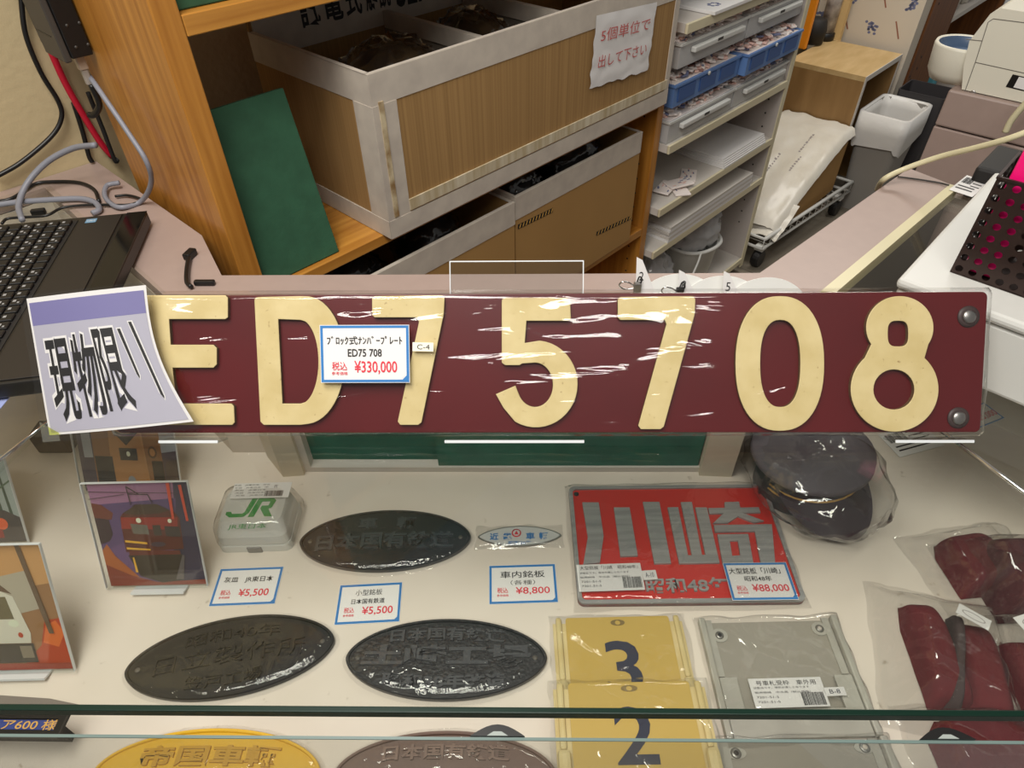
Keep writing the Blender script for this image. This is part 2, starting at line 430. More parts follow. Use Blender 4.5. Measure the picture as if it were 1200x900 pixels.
# back wall: pillars and sliding green boards in a white track
zl = D
bx0, bx1 = at_z(366, 553, D).x, at_z(812, 556, D).x; by = at_z(590, 551, D).y
fr = Mesh()
fr.box(bx0 - 0.012, bx1 + 0.01, by - 0.004, by + 0.03, zl, zl + 0.012, WHITEP); fr.box(bx0 - 0.012, bx0, by - 0.004, by + 0.03, zl + 0.012, 0.965, WHITEP)
fr.box(bx0 - 0.012, bx1 + 0.01, by - 0.004, by + 0.03, 0.950, 0.965, WHITEP)
case.part('door_track', fr)
xm = at_z(516, 540, D).x
ms = Mesh(); ms.box(bx0, xm + 0.01, by + 0.014, by + 0.02, zl + 0.012, 0.95, TEAL); case.part('sliding_door', ms, label='green sliding back door, set further in')
ms = Mesh(); ms.box(xm, bx1 + 0.008, by, by + 0.006, zl + 0.006, 0.95, TEAL); case.part('sliding_door', ms, label='green sliding back door, nearer one')
for px0, px1, sgn in ((332, 366, -1), (812, 856, 1)):
    a = at_z(px0, 559, D); b = at_z(px1, 556, D); ms = Mesh()
    if sgn < 0: pl = [(a.x, a.y), (b.x - 0.013, by - 0.012), (b.x - 0.013, by + 0.03), (a.x - 0.03, by + 0.06), (a.x - 0.04, by + 0.03)]
    else: pl = [(a.x + 0.011, by - 0.012), (b.x, a.y), (b.x + 0.025, by + 0.05), (a.x + 0.011, by + 0.05)]
    ms.prism(pl, D, 0.985, mat('post_cream', (206, 196, 176), 0.5)); case.part('post', ms)
# mauve rails (back strip, left angled arm, right angled arm)
c1 = at_z(262, 322, G); c2 = at_z(890, 319, G)
ms = Mesh(); ms.prism([(-0.515, 0.785), (0.42, 0.785), (0.462, 0.8325), (-0.446, 0.8325)], G - 0.02, G, MAUVE); ms.box(-0.44, 0.345, 0.8, 0.83, 0, G - 0.02, MAUVE)
case.part('back_rail', ms)
def E2W(e, m): p = P0 + EV * e + MV * m; return (p.x, p.y)
ms = Mesh(); ms.prism([(-0.446, 0.8325), (-0.515, 0.785), E2W(-0.125, 0.43), E2W(-0.9, 0.43), E2W(-0.9, 0.473), E2W(-0.016, 0.473), E2W(-0.016, 0.06)], G - 0.02, G - 0.0004, MAUVE)
case.part('side_rail', ms)
ms = Mesh(); ms.prism([(0.345, 0.8325), (0.462, 0.8325), (0.42, 0.7852), E2W(0.957, -0.764), E2W(0.974, -0.687)], G - 0.02, G - 0.0002, MAUVE)
ms.prism([E2W(0.50, -0.66), E2W(0.965, -0.685), E2W(0.965, -0.70), E2W(0.50, -0.675)], 0, G - 0.02, MAUVE); ms.prism([E2W(0.957, -0.764), E2W(0.957, -1.5), E2W(0.974, -1.5), E2W(0.974, -0.687)], 0, G - 0.0203, MAUVE)
case.part('side_rail', ms)
ms = Mesh(); ms.prism([E2W(0.494, -0.74), E2W(0.95, -0.764), E2W(0.95, -0.779), E2W(0.505, -0.757)], G - 0.02, G + 0.003, CREAM)
case.part('edge_rail', ms, label='cream edging strip along the right-hand glass')
ms = Mesh(); ms.prism([E2W(0.50, -0.742), E2W(0.95, -0.766), E2W(0.95, -0.772), E2W(0.505, -0.75)], D, G - 0.022, mat('inner_wall_shaded', (112, 104, 94), 0.6)); case.part('inner_wall', ms)  # darker than the other inner walls: shade put into the colour
ms = Mesh(); ms.prism([(-0.515, 0.785), E2W(-0.125, 0.43), E2W(-0.115, 0.437), (-0.507, 0.793)], D, G - 0.022, CASE); ms.prism([E2W(-0.125, 0.43), E2W(-0.9, 0.43), E2W(-0.9, 0.44), E2W(-0.125, 0.44)], D, G - 0.022, CASE)
case.part('inner_wall', ms)
ms = Mesh(); ms.prism([(-0.515, 0.785), (bx0 - 0.03, 0.785), (bx0 - 0.03, 0.792), (-0.515, 0.792)], D, G - 0.022, CASE); case.part('inner_wall', ms)
ms = Mesh(); ms.prism([(bx1 + 0.02, 0.785), (0.43, 0.785), (0.43, 0.792), (bx1 + 0.02, 0.792)], D, G - 0.022, CASE); case.part('inner_wall', ms)
# glass shelf seen inside the right arm
ms = Mesh(); ms.prism([E2W(0.56, -0.80), E2W(0.93, -0.80), E2W(0.93, -1.1), E2W(0.56, -1.1)], 0.865, 0.871, GLASS); ms.prism([E2W(0.56, -0.80), E2W(0.93, -0.80), E2W(0.93, -0.802), E2W(0.56, -0.802)], 0.8645, 0.8715, GEDGE)
case.part('inner_glass_shelf', ms)

# rubber clips on the front pane
for u in (583, 1108):
    p = at_z(u, 863, G)
    ms = Mesh()
    pts = [(p.x - 0.021 + 0.042 * k / 10, 0.1945 + 0.0085 * math.sin(math.pi * k / 10)) for k in range(11)]
    ms.prism(pts, 0.992, 1.002, BLACK); ms.prism([(p.x - 0.008, 0.1945), (p.x + 0.008, 0.1945), (p.x + 0.003, 0.1975), (p.x - 0.003, 0.1975)], 1.002, 1.003, mat('clip_grey', (150, 158, 154), 0.3))
    single('glass_clip', ms, 'black rubber clip on the front glass edge ' + ('below the relief oval plate' if u < 700 else 'below the bagged maroon cloths'), 'clip', ID, (p.x, 0.199, 0.992), group='clips on the front glass edge')

# ================================================================== PINE BOOKCASE (frame: along fronts, into depth, up)
BW = 1.245; BD = 0.34
bk = Thing('bookcase', 'pine bookcase with thick boards holding big taped cartons', 'bookcase', MB4, (0, 0, 0))
ms = Mesh(); ms.box(0, 0.036, 0, BD, 0, 2.1, PINE, 0.002); bk.part('side_panel', ms)
ms = Mesh(); ms.box(BW - 0.03, BW, 0, BD, 0, 2.1, PINE, 0.002)
for k in range(30):
    for y in (0.04,): ms.lathe([(0.003, 0), (0.003, 0.0006)], (0, 0, 0), INK, 8, tf=Matrix.Translation((BW - 0.03, y, 0.30 + k * 0.045)) @ Matrix.Rotation(-math.pi / 2, 4, 'Y'))
bk.part('side_panel', ms)
for z0, z1 in ((0.08, 0.105), (0.488, 0.512), (0.871, 0.892), (1.293, 1.319), (1.72, 1.745)):
    ms = Mesh(); ms.box(0.0365, BW - 0.0305, 0.0, BD, z0, z1, PINEH, 0.0015); bk.part('shelf', ms)

def carton(name, label, e0, e1, m0, m1, z0, z1, zback=None, tape=0.05, group=None, mtl=CARD, seam=True, dash=False):
    th = Thing(name, label, 'box', MB4, ((e0 + e1) / 2, (m0 + m1) / 2, z0), group)
    zb = zback or z1; t = 0.006
    ms = Mesh()
    ms.box(e0, e1, m0, m0 + t, z0, z1, mtl); ms.box(e0, e1, m1 - t, m1, z0, zb, mtl)
    ms.box(e0, e0 + t, m0 + t, m1 - t, z0, z1, mtl); ms.box(e1 - t, e1, m0 + t, m1 - t, z0, z1, mtl)
    ms.box(e0 + t, e1 - t, m0 + t, m1 - t, z0, z0 + t, mtl)
    th.part('box_body', ms)
    q = 0.0012; ms = Mesh()
    def band(a0, a1, b0, b1, zz0, zz1): ms.box(a0, a1, b0, b1, zz0, zz1, TAPE)
    band(e0 - q, e1 + q, m0 - q, m0, z1 - tape, z1 + q); band(e0 - q, e0, m0, m1, z1 - tape, z1 + q)
    band(e1, e1 + q, m0, m1, z1 - tape, z1 + q)
    band(e0 - q, e1 + q, m0, m0 + t + q, z1, z1 + q * 1.5); band(e0 - q, e0 + t + q, m0 + t, m1 - t, z1, z1 + q * 1.5); band(e1 - t - q, e1 + q, m0 + t, m1 - t, z1, z1 + q * 1.5)
    band(e0 + t, e1 - t, m0 + t, m0 + t + q, z1 - tape, z1)
    if seam:
        band(e0 - q, e0 + tape, m0 - q * 1.6, m0, z0, z1 - tape); band(e0 - q * 1.6, e0, m0 - q, m0 + tape, z0, z1 - tape)
        band(e1 - tape * 0.35, e1 + q, m0 - q * 1.6, m0, z0, z1 - tape)
        band(e0 - q, e1 + q, m0 - q * 2.2, m0, z0, z0 + 0.036); band(e0 - q * 2.2, e0, m0 - q, m1, z0, z0 + 0.036)
    th.part('tape_band', ms)
    return th
e0, e1 = 0.289, 1.205; zt, z0 = 1.188, 0.8935
big = carton('carton', 'large open corrugated carton with taped rim and handwritten paper, on the middle shelf', e0, e1, -0.025, 0.335, z0, zt, zback=1.236)
ms = Mesh()   # second strip of tape along the foot and worn corner
ms.box(e0 + 0.05, e1 - 0.01, -0.0285, -0.0255, z0 + 0.040, z0 + 0.062, mat('torn_tape', (212, 202, 178), 0.4, rgb2=(178, 160, 124), vscale=60, stretch=(1, 1, 0.1)))
ms.box(e0 + 0.012, e0 + 0.022, -0.0285, -0.0265, z0 + 0.04, z0 + 0.25, mat('torn_tape2', (205, 190, 156), 0.6, rgb2=(140, 110, 70), vscale=40))
big.part('worn_tape', ms)
ms = Mesh(); ms.box(e0 + 0.006, e1 - 0.006, 0.3235, 0.3287, 1.142, 1.237, TAPE)
big.part('back_band', ms)
RX = Matrix.Rotation(math.pi / 2, 4, 'X')
ms = Mesh()
for s, c, wd in (('試', 0.50, 0.045), ('電', 0.555, 0.045), ('式', 0.605, 0.04), ('解', 0.65, 0.03), ('説', 0.685, 0.03), ('SERIES', 0.80, 0.17)):
    ms.text(s, 0, 0, wd, 0.062 if len(s) == 1 else 0.075, 0, INK, bold=0.02, tf=Matrix.Translation((c - 0.08, 0.3228, 1.205)) @ RX)
big.part('handwriting', ms)
for c in (0.60, 0.83):
    ms = Mesh(); 
    ms.box(c - 0.004, c + 0.004, -0.017, 0.322, z0 + 0.008, zt - 0.02, LINER); ms.box(c - 0.007, c + 0.007, -0.0165, 0.32, zt - 0.05, zt - 0.018, TAPE)
    big.part('divider', ms)
# handwritten sheet on the carton front
cs = [front(u, v, -0.028) for u, v in ((696, 19), (768, 2), (759, 82), (692, 103))]
Q = [P0 + EV * a + MV * -0.0285 + Vector((0, 0, b)) for a, b in cs]
M, wd, h = quad_frame(*Q)
Mi = MB4.inverted() @ M
ms = Mesh()
def crump(a, b):
    x = (a - 0.5) * wd; y = (b - 0.5) * h
    ex = 0.006 * noise.noise(Vector((b * 7, 1.2 * (a > 0.5), 0))) * (abs(a - 0.5) > 0.47)
    return Mi @ Vector((x + ex, y + 0.007 * noise.noise(Vector((a * 8, 3, 1))) * (b < 0.04), 0.0015 + 0.0022 * abs(noise.noise(Vector((a * 4, b * 4, 2))))))
ms.grid(crump, 24, 24, WHITE)
sh = big.part('paper_notice', ms)
rp = mat('red_pencil', (196, 96, 92), 0.7)
for row, yy in (('5個単位で', 0.22), ('出して下さい', -0.14)):
    ms = Mesh(); ms.text(row, 0.0, yy * h, wd * 0.82, h * 0.18, 0.0042, rp, tf=Mi)
    big.part('handwriting', ms, sh, label='red handwriting')

# bags of parts inside the carton
darkb = mat('dark_parts', (38, 34, 32), 0.35, rgb2=(86, 70, 46), vscale=14)
def bagged(name, label, c, r, seed, group=None, inner=darkb, film=FILM2, base=None):
    th = Thing(name, label, 'bag', MB4, (c[0], c[1], c[2] - r[2]), group)
    th.part('contents', crumple(c, r[0] * 0.9, r[1] * 0.9, r[2] * 0.88, seed, inner, 16, 0.2, 2.5))
    th.part('plastic_wrap', crumple(c, r[0], r[1], r[2], seed + 3, film, 24, 0.22, 3.5))
bagged('parts_bag', 'shiny clear bag of dark parts in the front left compartment of the big carton', (0.45, 0.125, 1.09), (0.105, 0.095, 0.085), 1.0, 'bags inside the big carton')
bagged('parts_bag', 'shiny clear bag of dark parts in the middle compartment of the big carton', (0.71, 0.17, 1.085), (0.07, 0.10, 0.085), 5.0, 'bags inside the big carton')

# lower cartons
lc = carton('carton', 'lower-shelf open carton with taped rim, left one, mostly behind the counter', 0.10, 0.640, -0.012, 0.31, 0.5135, 0.826, seam=False, tape=0.055, mtl=CARDP)
rc = carton('carton', 'lower-shelf open carton with dashed printed lines, right one beside the post', 0.646, 1.135, -0.010, 0.31, 0.5135, 0.834, seam=False, tape=0.055, mtl=CARDP)
for (ua, va, ub, vb) in ((607, 266, 648, 246), (699, 274, 739, 255)):
    ms = Mesh()
    a = front(ua, va, -0.0105); b = front(ub, vb, -0.0105)
    n = 11
    ms.outline([[(a[0], a[1] - 0.006), (b[0], b[1] - 0.006), (b[0], b[1] + 0.006), (a[0], a[1] + 0.006)]], 0, 0.0001, INK, tf=Matrix.Translation((0, -0.0106, 0)) @ RX)
    for k in range(n):
        x = a[0] + (b[0] - a[0]) * (k + 0.3) / n; y = a[1] + (b[1] - a[1]) * (k + 0.3) / n; d = (b[0] - a[0]) / n
        ms.outline([[(x, y - 0.0048), (x + d * 0.35, y - 0.0048), (x + d * 0.7, y + 0.0048), (x + d * 0.35, y + 0.0048)]], 0, 0.0001, GOLD, tf=Matrix.Translation((0, -0.011, 0)) @ RX)
    rc.part('printed_dashes', ms)
bagged('parts_bag', 'crinkled dark bag in the lower left carton, nearest the counter', (0.25, 0.13, 0.725), (0.10, 0.075, 0.08), 9.0, 'bags inside the lower cartons', inner=BLACKM)
bagged('parts_bag', 'crinkled dark bag in the lower left carton beside the seam', (0.50, 0.14, 0.735), (0.075, 0.085, 0.08), 12.0, 'bags inside the lower cartons', inner=BLACKM)
bagged('parts_bag', 'crinkled dark bag in the lower right carton, left end', (0.76, 0.12, 0.775), (0.075, 0.08, 0.07), 15.0, 'bags inside the lower cartons', inner=BLACKM)
bagged('parts_bag', 'crinkled dark bag in the lower right carton, right end by the post', (0.98, 0.12, 0.775), (0.10, 0.08, 0.07), 19.0, 'bags inside the lower cartons', inner=BLACKM)

# green boards
bl = Vector((0.040, 0.008, 0.893)); 
gx = 0.004
ms = Mesh(); T = Matrix.Translation((0.0395, 0.012, 0.8935)) @ Matrix.Rotation(math.radians(-13), 4, 'X')
ms.box(0, 0.155, 0, 0.012, 0, 0.285, GREEN, 0.0015, tf=T)
single('green_board', ms, 'dark green covered board leaning on the bookcase shelf left of the big carton', 'board', MB4, (0.115, 0.012, 0.8935))
ms = Mesh(); ms.box(0.042, 0.20, 0.02, 0.30, 1.3195, 1.36, GREEN, 0.002)
single('green_board', ms, 'dark green covered board lying on the upper bookcase shelf', 'board', MB4, (0.12, 0.16, 1.3195))

# ================================================================== WHITE SHELF UNIT
WF = -0.028; WX0, WX1 = 1.2475, 1.978
wsu = Thing('shelf_unit', 'grey white open shelf unit with ivory edges full of plastic drawers', 'shelf', MB4, (1.6, 0.0, 0))
ms = Mesh(); ms.box(WX1 - 0.022, WX1, WF + 0.004, 0.30, 0.03, 1.9, SHELFG); ms.box(WX1 - 0.0225, WX1 + 0.0005, WF, WF + 0.004, 0.03, 1.9, IVORY)
for k in range(26):
    for y in (0.02,):
        ms.lathe([(0.0032, 0), (0.0032, 0.0006)], (0, 0, 0), INK, 8, tf=Matrix.Translation((WX1 - 0.0225, y, 0.22 + k * 0.047)) @ Matrix.Rotation(-math.pi / 2, 4, 'Y'))
wsu.part('side_panel', ms)
ms = Mesh(); ms.box(WX0, WX0 + 0.006, 0.02, 0.30, 0.03, 1.9, SHELFG); wsu.part('side_panel', ms)
ms = Mesh(); ms.box(WX0 + 0.0065, WX1 - 0.0235, 0.302, 0.306, 0.03, 1.9, SHELFG); wsu.part('back_panel', ms)
SZ = [0.075, 0.420, 0.567, 0.762, 1.072, 1.38]
for z in SZ:
    ms = Mesh(); ms.box(WX0 + 0.0065, WX1 - 0.0235, WF + 0.006, 0.30, z - 0.022, z, WHITEP); ms.box(WX0 + 0.0065, WX1 - 0.0235, WF - 0.002, WF + 0.006, z - 0.024, z + 0.001, IVORY, 0.002)
    wsu.part('shelf', ms)
pk_mats = [mat('packet_white', (238, 228, 222), 0.6), mat('packet_pink', (228, 190, 178), 0.6), mat('packet_blue', (112, 118, 150), 0.6), mat('packet_brown', (150, 110, 100), 0.6)]
def packets(e0, e1, m0, m1, z0, z1, n, seed):
    rnd = random.Random(seed); ms = Mesh()
    for k in range(n):
        x = rnd.uniform(e0 + 0.015, e1 - 0.015); y = rnd.uniform(m0 + 0.012, m1 - 0.012); z = rnd.uniform(z1 - 0.018, z1)
        T = Matrix.Translation((x, y, z)) @ Matrix.Rotation(rnd.uniform(0, 6.28), 4, 'Z') @ Matrix.Rotation(rnd.uniform(-0.5, 0.5), 4, 'X')
        s = rnd.uniform(0.007, 0.013); mm = pk_mats[rnd.choices((0, 1, 2, 3), (8, 4, 1.0, 1.0))[0]]
        ms.box(-s, s, -s * 0.7, s * 0.7, -0.003, 0.003, mm, 0.0015, 1, tf=T)
    return ms
cell = {}
W_IN0, W_IN1 = WX0 + 0.010, WX1 - 0.027; MID = 1.605
for r, (z0, hh) in enumerate(((0.7635, 0.097), (0.862, 0.099), (0.962, 0.088))):
    for c, (x0, x1) in enumerate(((W_IN0, MID - 0.004), (MID + 0.006, W_IN1))):
        row = ('bottom', 'middle', 'top')[r]; sd = ('left', 'right')[c]
        blue = r == 1
        out = -0.02 if (blue and c == 1) else 0.0
        t = 0.003
        kind = 'blue plastic tray' if blue else 'clear plastic drawer'
        th = Thing('storage_drawer', f'{kind} of small printed packets, {row} row on the {sd} of the white shelf', 'drawer', MB4, ((x0 + x1) / 2, 0.1, z0), 'plastic drawers in the white shelf unit')
        my0, my1 = WF + 0.012 + out, 0.26 + out; zz = z0 + 0.003; zh = z0 + (0.060 if blue else 0.062)
        mt = BLUETR if blue else FROST
        ms = Mesh()
        ms.box(x0, x1, my0, my0 + t, zz, zh, mt); ms.box(x0, x1, my1 - t, my1, zz, zh, mt); ms.box(x0, x0 + t, my0 + t, my1 - t, zz, zh, mt); ms.box(x1 - t, x1, my0 + t, my1 - t, zz, zh, mt); ms.box(x0, x1, my0, my1, z0 + 0.0005, zz, mt)
        # rim
        for a in ((x0 - 0.002, x1 + 0.002, my0 - 0.005, my0), (x0 - 0.004, x0, my0, my1), (x1, x1 + 0.004, my0, my1)):
            ms.box(a[0], a[1], a[2], a[3], zh - 0.006, zh, mt if blue else WHITEPL)
        th.part('tray', ms)
        ms = Mesh()
        if blue:
            for k in range(3):
                xa = x0 + 0.02 + k * (x1 - x0 - 0.02) / 3; ms.box(xa, xa + (x1 - x0) / 3 - 0.03, my0 - 0.003, my0, z0 + 0.012, zh - 0.012, mat('blue_tray_dark', (58, 90, 146), 0.4), 0.001)
            ms.lathe([(0.006, 0), (0.005, 0.003)], (0, 0, 0), WHITEPL, 12, tf=Matrix.Translation(((x0 + x1) / 2 - 0.01, my0 - 0.0055, zh - 0.006)) @ RX)
        else:
            ms.box(x0 + 0.05, x1 - 0.035, my0 - 0.016, my0 - 0.001, zh - 0.030, zh - 0.016, WHITEPL, 0.003); ms.box((x0 + x1) / 2 - 0.012, (x0 + x1) / 2 + 0.014, my0 - 0.0168, my0 - 0.016, zh - 0.024, zh - 0.017, DARKG)
        th.part('handle', ms)
        fill = Mesh(); fill.box(x0 + 0.006, x1 - 0.006, my0 + 0.006, my0 + 0.17, zz, zh - 0.003, pk_mats[0], 0.001)
        pk = packets(x0 + 0.006, x1 - 0.006, my0 + 0.006, my0 + 0.17, zz, zh + 0.016, 380, 10 * r + c)
        pk.add(fill.v, fill.f, pk_mats[0]); th.part('packets', pk)['kind'] = 'stuff'
        if not blue or True:
            pass
# things on the lower shelves
ms = Mesh()
rnd = random.Random(4)
def packet_item(e, m, z, rot, seed, wd=0.05, ln=0.085):
    ms = Mesh(); rr = random.Random(seed); T = Matrix.Translation((e, m, z)) @ Matrix.Rotation(rot, 4, 'Z')
    ms.box(-ln / 2, ln / 2, -wd / 2, wd / 2, 0.0003, 0.006, pk_mats[0], 0.002, tf=T)
    for k in range(10):
        x = rr.uniform(-ln * 0.42, ln * 0.42); y = rr.uniform(-wd * 0.4, wd * 0.4)
        ms.prism([(x, y), (x + 0.012, y + 0.001), (x + 0.012, y + 0.005), (x, y + 0.004)], 0.006, 0.0064, pk_mats[1 if k % 2 else 2], tf=T)
    return ms
for i, (e, m, z, r, lab) in enumerate(((1.40, 0.00, 0.568, 0.9, 'flat printed packet lowest in the loose pile on the white shelf'), (1.37, 0.03, 0.5745, 0.2, 'flat printed packet in the middle of the loose pile on the white shelf'), (1.41, 0.01, 0.581, -0.4, 'flat printed packet on top of the loose pile on the white shelf'), (1.50, 0.03, 0.568, 0.5, 'single flat printed packet lying right of the loose pile on the white shelf'))):
    single('printed_packet', packet_item(e, m, z, r, i), lab, 'packet', MB4, (e, m, z), group='printed packets on the white shelf')
ms = Mesh(); ms.box(1.40, 1.50, 0.20, 0.28, 0.568, 0.64, mat('teal_card', (40, 120, 128), 0.5), 0.003); single('teal_packet', ms, 'teal packet at the back of the white shelf above the loose packets', 'packet', MB4, (1.45, 0.24, 0.568))
ms = Mesh()
for k in range(5): ms.box(1.62 + 0.002 * k, 1.90, -0.03 + 0.003 * k, 0.24, 0.568 + 0.006 * k, 0.5735 + 0.006 * k, WHITE)
single('paper_stack', ms, 'flat stack of white sheets at the right of the packet shelf', 'paper', MB4, (1.76, 0.1, 0.568))
ms = Mesh()
for k in range(6): ms.box(1.33 + 0.003 * (k % 3), 1.86 - 0.004 * (k % 2), -0.03, 0.25, 0.421 + 0.009 * k, 0.4292 + 0.009 * k, WHITEP if k % 2 else WHITE)
single('board_stack', ms, 'long stack of pale flat boards on the lowest open board of the white shelf', 'board', MB4, (1.6, 0.1, 0.421))
ms = Mesh(); ms.box(1.36, 1.72, -0.04, 0.2, 1.073, 1.082, WHITE, 0.001)
for x, y in ((1.42, 0.0), (1.56, -0.005), (1.66, 0.05)):
    for k in range(7):
        ms.lathe([(0.006, 0), (0.004, 0.0004)], (x + 0.016 * math.cos(k * 0.9), y + 0.012 * math.sin(k * 0.9), 1.082), pk_mats[2], 8)
single('printed_sheet', ms, 'white card with small blue prints at the top of the white shelf', 'paper', MB4, (1.54, 0.08, 1.073))
bagged('parts_bag', 'dark crinkled bag lying on the printed card atop the white shelf', (1.52, 0.10, 1.115), (0.11, 0.07, 0.03), 31.0, None)
# bins and bags at the foot of the white shelf
wt = Thing('wastebasket', 'white round bin lined with a clear bag at the foot of the white shelf', 'bin', MB4, (1.69, 0.08, 0.076))
ms = Mesh(); ms.lathe([(0.085, 0.0), (0.105, 0.16), (0.110, 0.165), (0.103, 0.168), (0.098, 0.16), (0.08, 0.006)], (1.69, 0.08, 0.0765), WHITEPL, 36); wt.part('bucket', ms)
ms = Mesh(); ms.tube(spline([(1.69 + 0.112 * math.cos(t), 0.08 + 0.112 * math.sin(t), 0.245 + 0.004 * math.sin(3 * t)) for t in [k * math.pi / 9 for k in range(19)]], 3), 0.007, WHITEPL, 8); wt.part('rim', ms)
ms = crumple((1.69, 0.09, 0.29), 0.10, 0.09, 0.085, 41, FILMW, 22, 0.4, 2.6); wt.part('bin_liner', ms)
ms = crumple((1.425, 0.085, 0.19), 0.095, 0.08, 0.105, 45, FILMW, 24, 0.3, 3.0, base=0.077)
single('clear_bag', ms, 'big crumpled clear bag left of the white bin at the foot of the shelf', 'bag', MB4, (1.42, 0.06, 0.077))
ms = crumple((1.55, 0.20, 0.17), 0.05, 0.05, 0.09, 47, FILMW, 22, 0.3, 3.0, base=0.0766)
single('clear_bag', ms, 'upright crumpled clear bag leaning behind the white bin', 'bag', MB4, (1.55, 0.20, 0.08))
ms = Mesh(); ms.tube(spline([(1.36, -0.03, 0.085), (1.46, -0.04, 0.13), (1.56, -0.03, 0.22), (1.60, -0.02, 0.26)], 6), 0.004, WHITEPL, 6)
single('cable', ms, 'thin white cord curving up in front of the crumpled bags', 'cord', MB4, (1.36, -0.03, 0.081))

# ================================================================== TROLLEY WITH BAGGED STACK
tr = Thing('wire_trolley', 'white wire trolley on black casters beside the white shelf', 'trolley', MB4, (2.4, -0.15, 0))
def emz(u, v, z): a = em(u, v, z); return Vector((a[0], a[1], z))
A = emz(893, 292, 0.10); B = emz(995, 224, 0.10)
ms = Mesh(); 
for dz in (0.0, 0.045):
    ms.tube([A + Vector((0, 0, dz)), B + Vector((0, 0, dz))], 0.008 if dz else 0.006, WHITEPL, 8); ms.tube([A + Vector((0, 0.36, dz)), B + Vector((0, 0.36, dz))], 0.006, WHITEPL, 8)
    ms.tube([A + Vector((0, 0, dz)), A + Vector((0, 0.36, dz))], 0.006, WHITEPL, 8); ms.tube([B + Vector((0, 0, dz)), B + Vector((0, 0.36, dz))], 0.006, WHITEPL, 8)
tr.part('frame', ms)
ms = Mesh(); n = 14
for k in range(n + 1):
    p = A.lerp(B, k / n); ms.tube([p + Vector((0, 0, 0.045)), p, p + Vector((0, 0.36, 0.0))], 0.0025, WHITEPL, 6)
tr.part('wire_deck', ms)
for p in (A + Vector((0.03, 0.02, 0)), B + Vector((-0.06, 0.02, 0)), A + Vector((0.03, 0.33, 0)), B + Vector((-0.06, 0.33, 0))):
    ms = Mesh(); ms.lathe([(0.0, -0.016), (0.034, -0.016), (0.038, -0.008), (0.038, 0.008), (0.034, 0.016), (0.0, 0.016)], (0, 0, 0), BLACK, 20, tf=Matrix.Translation((p.x, p.y, 0.0385)) @ Matrix.Rotation(math.pi / 2, 4, 'X'), smooth=False)
    ms.box(p.x - 0.02, p.x + 0.02, p.y - 0.02, p.y + 0.02, 0.078, 0.096, WHITEPL, 0.004)
    tr.part('caster', ms)
# carton with a bagged stack on top
x0, x1 = A.x + 0.10, B.x - 0.06; y0 = A.y * 0.5 + B.y * 0.5 + 0.03
gl = Thing('bag_carton', 'open carton under a large milky plastic bag of printed bags, on the white trolley', 'box', MB4, ((x0 + x1) / 2, y0 + 0.15, 0.11))
ms = Mesh(); ms.prism([(x0, 0.110), (x1, 0.110), (x1, 0.335), (x0 + 0.06, 0.20), (x0, 0.14)], 0, 0.006, CARDP, tf=Matrix.Translation((0, y0 + 0.006, 0)) @ RX)
ms.prism([(x0, 0.110), (x1, 0.110), (x1, 0.335), (x0 + 0.06, 0.20), (x0, 0.14)], 0, 0.006, CARDP, tf=Matrix.Translation((0, y0 + 0.30, 0)) @ RX)
ms.box(x1 - 0.006, x1, y0 + 0.006, y0 + 0.294, 0.11, 0.36, CARDP); ms.box(x0, x1, y0 + 0.006, y0 + 0.294, 0.1103, 0.117, CARDP)
gl.part('box_body', ms)
milky = mat('milky_bag', (214, 210, 200), 0.35, bump=0.6, bscale=24, rgb2=(206, 200, 186), vscale=7)
ms = Mesh()
def mb_(a, b):
    x = x0 - 0.02 + a * (x1 - x0 + 0.05); y = y0 - 0.012 + b * 0.34
    z = 0.15 + 0.235 * min(1, a * 1.15) ** 0.75 + 0.012 * noise.noise(Vector((a * 5, b * 5, 1))) + 0.008 * abs(noise.noise(Vector((a * 12, b * 9, 2))))
    k = max(0, 1 - min(b, 1 - b) / 0.07); z -= 0.03 * k * k
    return Vector((x, y, z))
ms.grid(mb_, 36, 26, milky); gl.part('plastic_bag', ms)
fpm = mat('faint_print', (150, 142, 140), 0.7); rq_ = random.Random(8)
for a, b, na in ((0.62, 0.80, 4), (0.36, 0.55, 8), (0.58, 0.36, 9), (0.40, 0.30, 7)):
    ms = Mesh()
    for k in range(na):
        a0 = a + k * 0.022; da = rq_.uniform(0.009, 0.016); db_ = rq_.uniform(0.012, 0.03)
        ms.add([mb_(a0, b) + Vector((0, 0, 0.0015)), mb_(a0 + da, b) + Vector((0, 0, 0.0015)), mb_(a0 + da, b + db_) + Vector((0, 0, 0.0015)), mb_(a0, b + db_) + Vector((0, 0, 0.0015))], [(0, 1, 2, 3)], fpm)
    gl.part('printed_line', ms)
ms = Mesh()
def fl_(a, b):
    x = x0 - 0.06 + a * 0.17; y = y0 - 0.03 + b * 0.26
    return Vector((x, y, 0.125 + 0.09 * a ** 1.5 + 0.012 * math.sin(b * 9) * (1 - a) + 0.006 * noise.noise(Vector((a * 6, b * 6, 9)))))
ms.grid(fl_, 20, 20, milky); gl.part('bag_flap', ms)

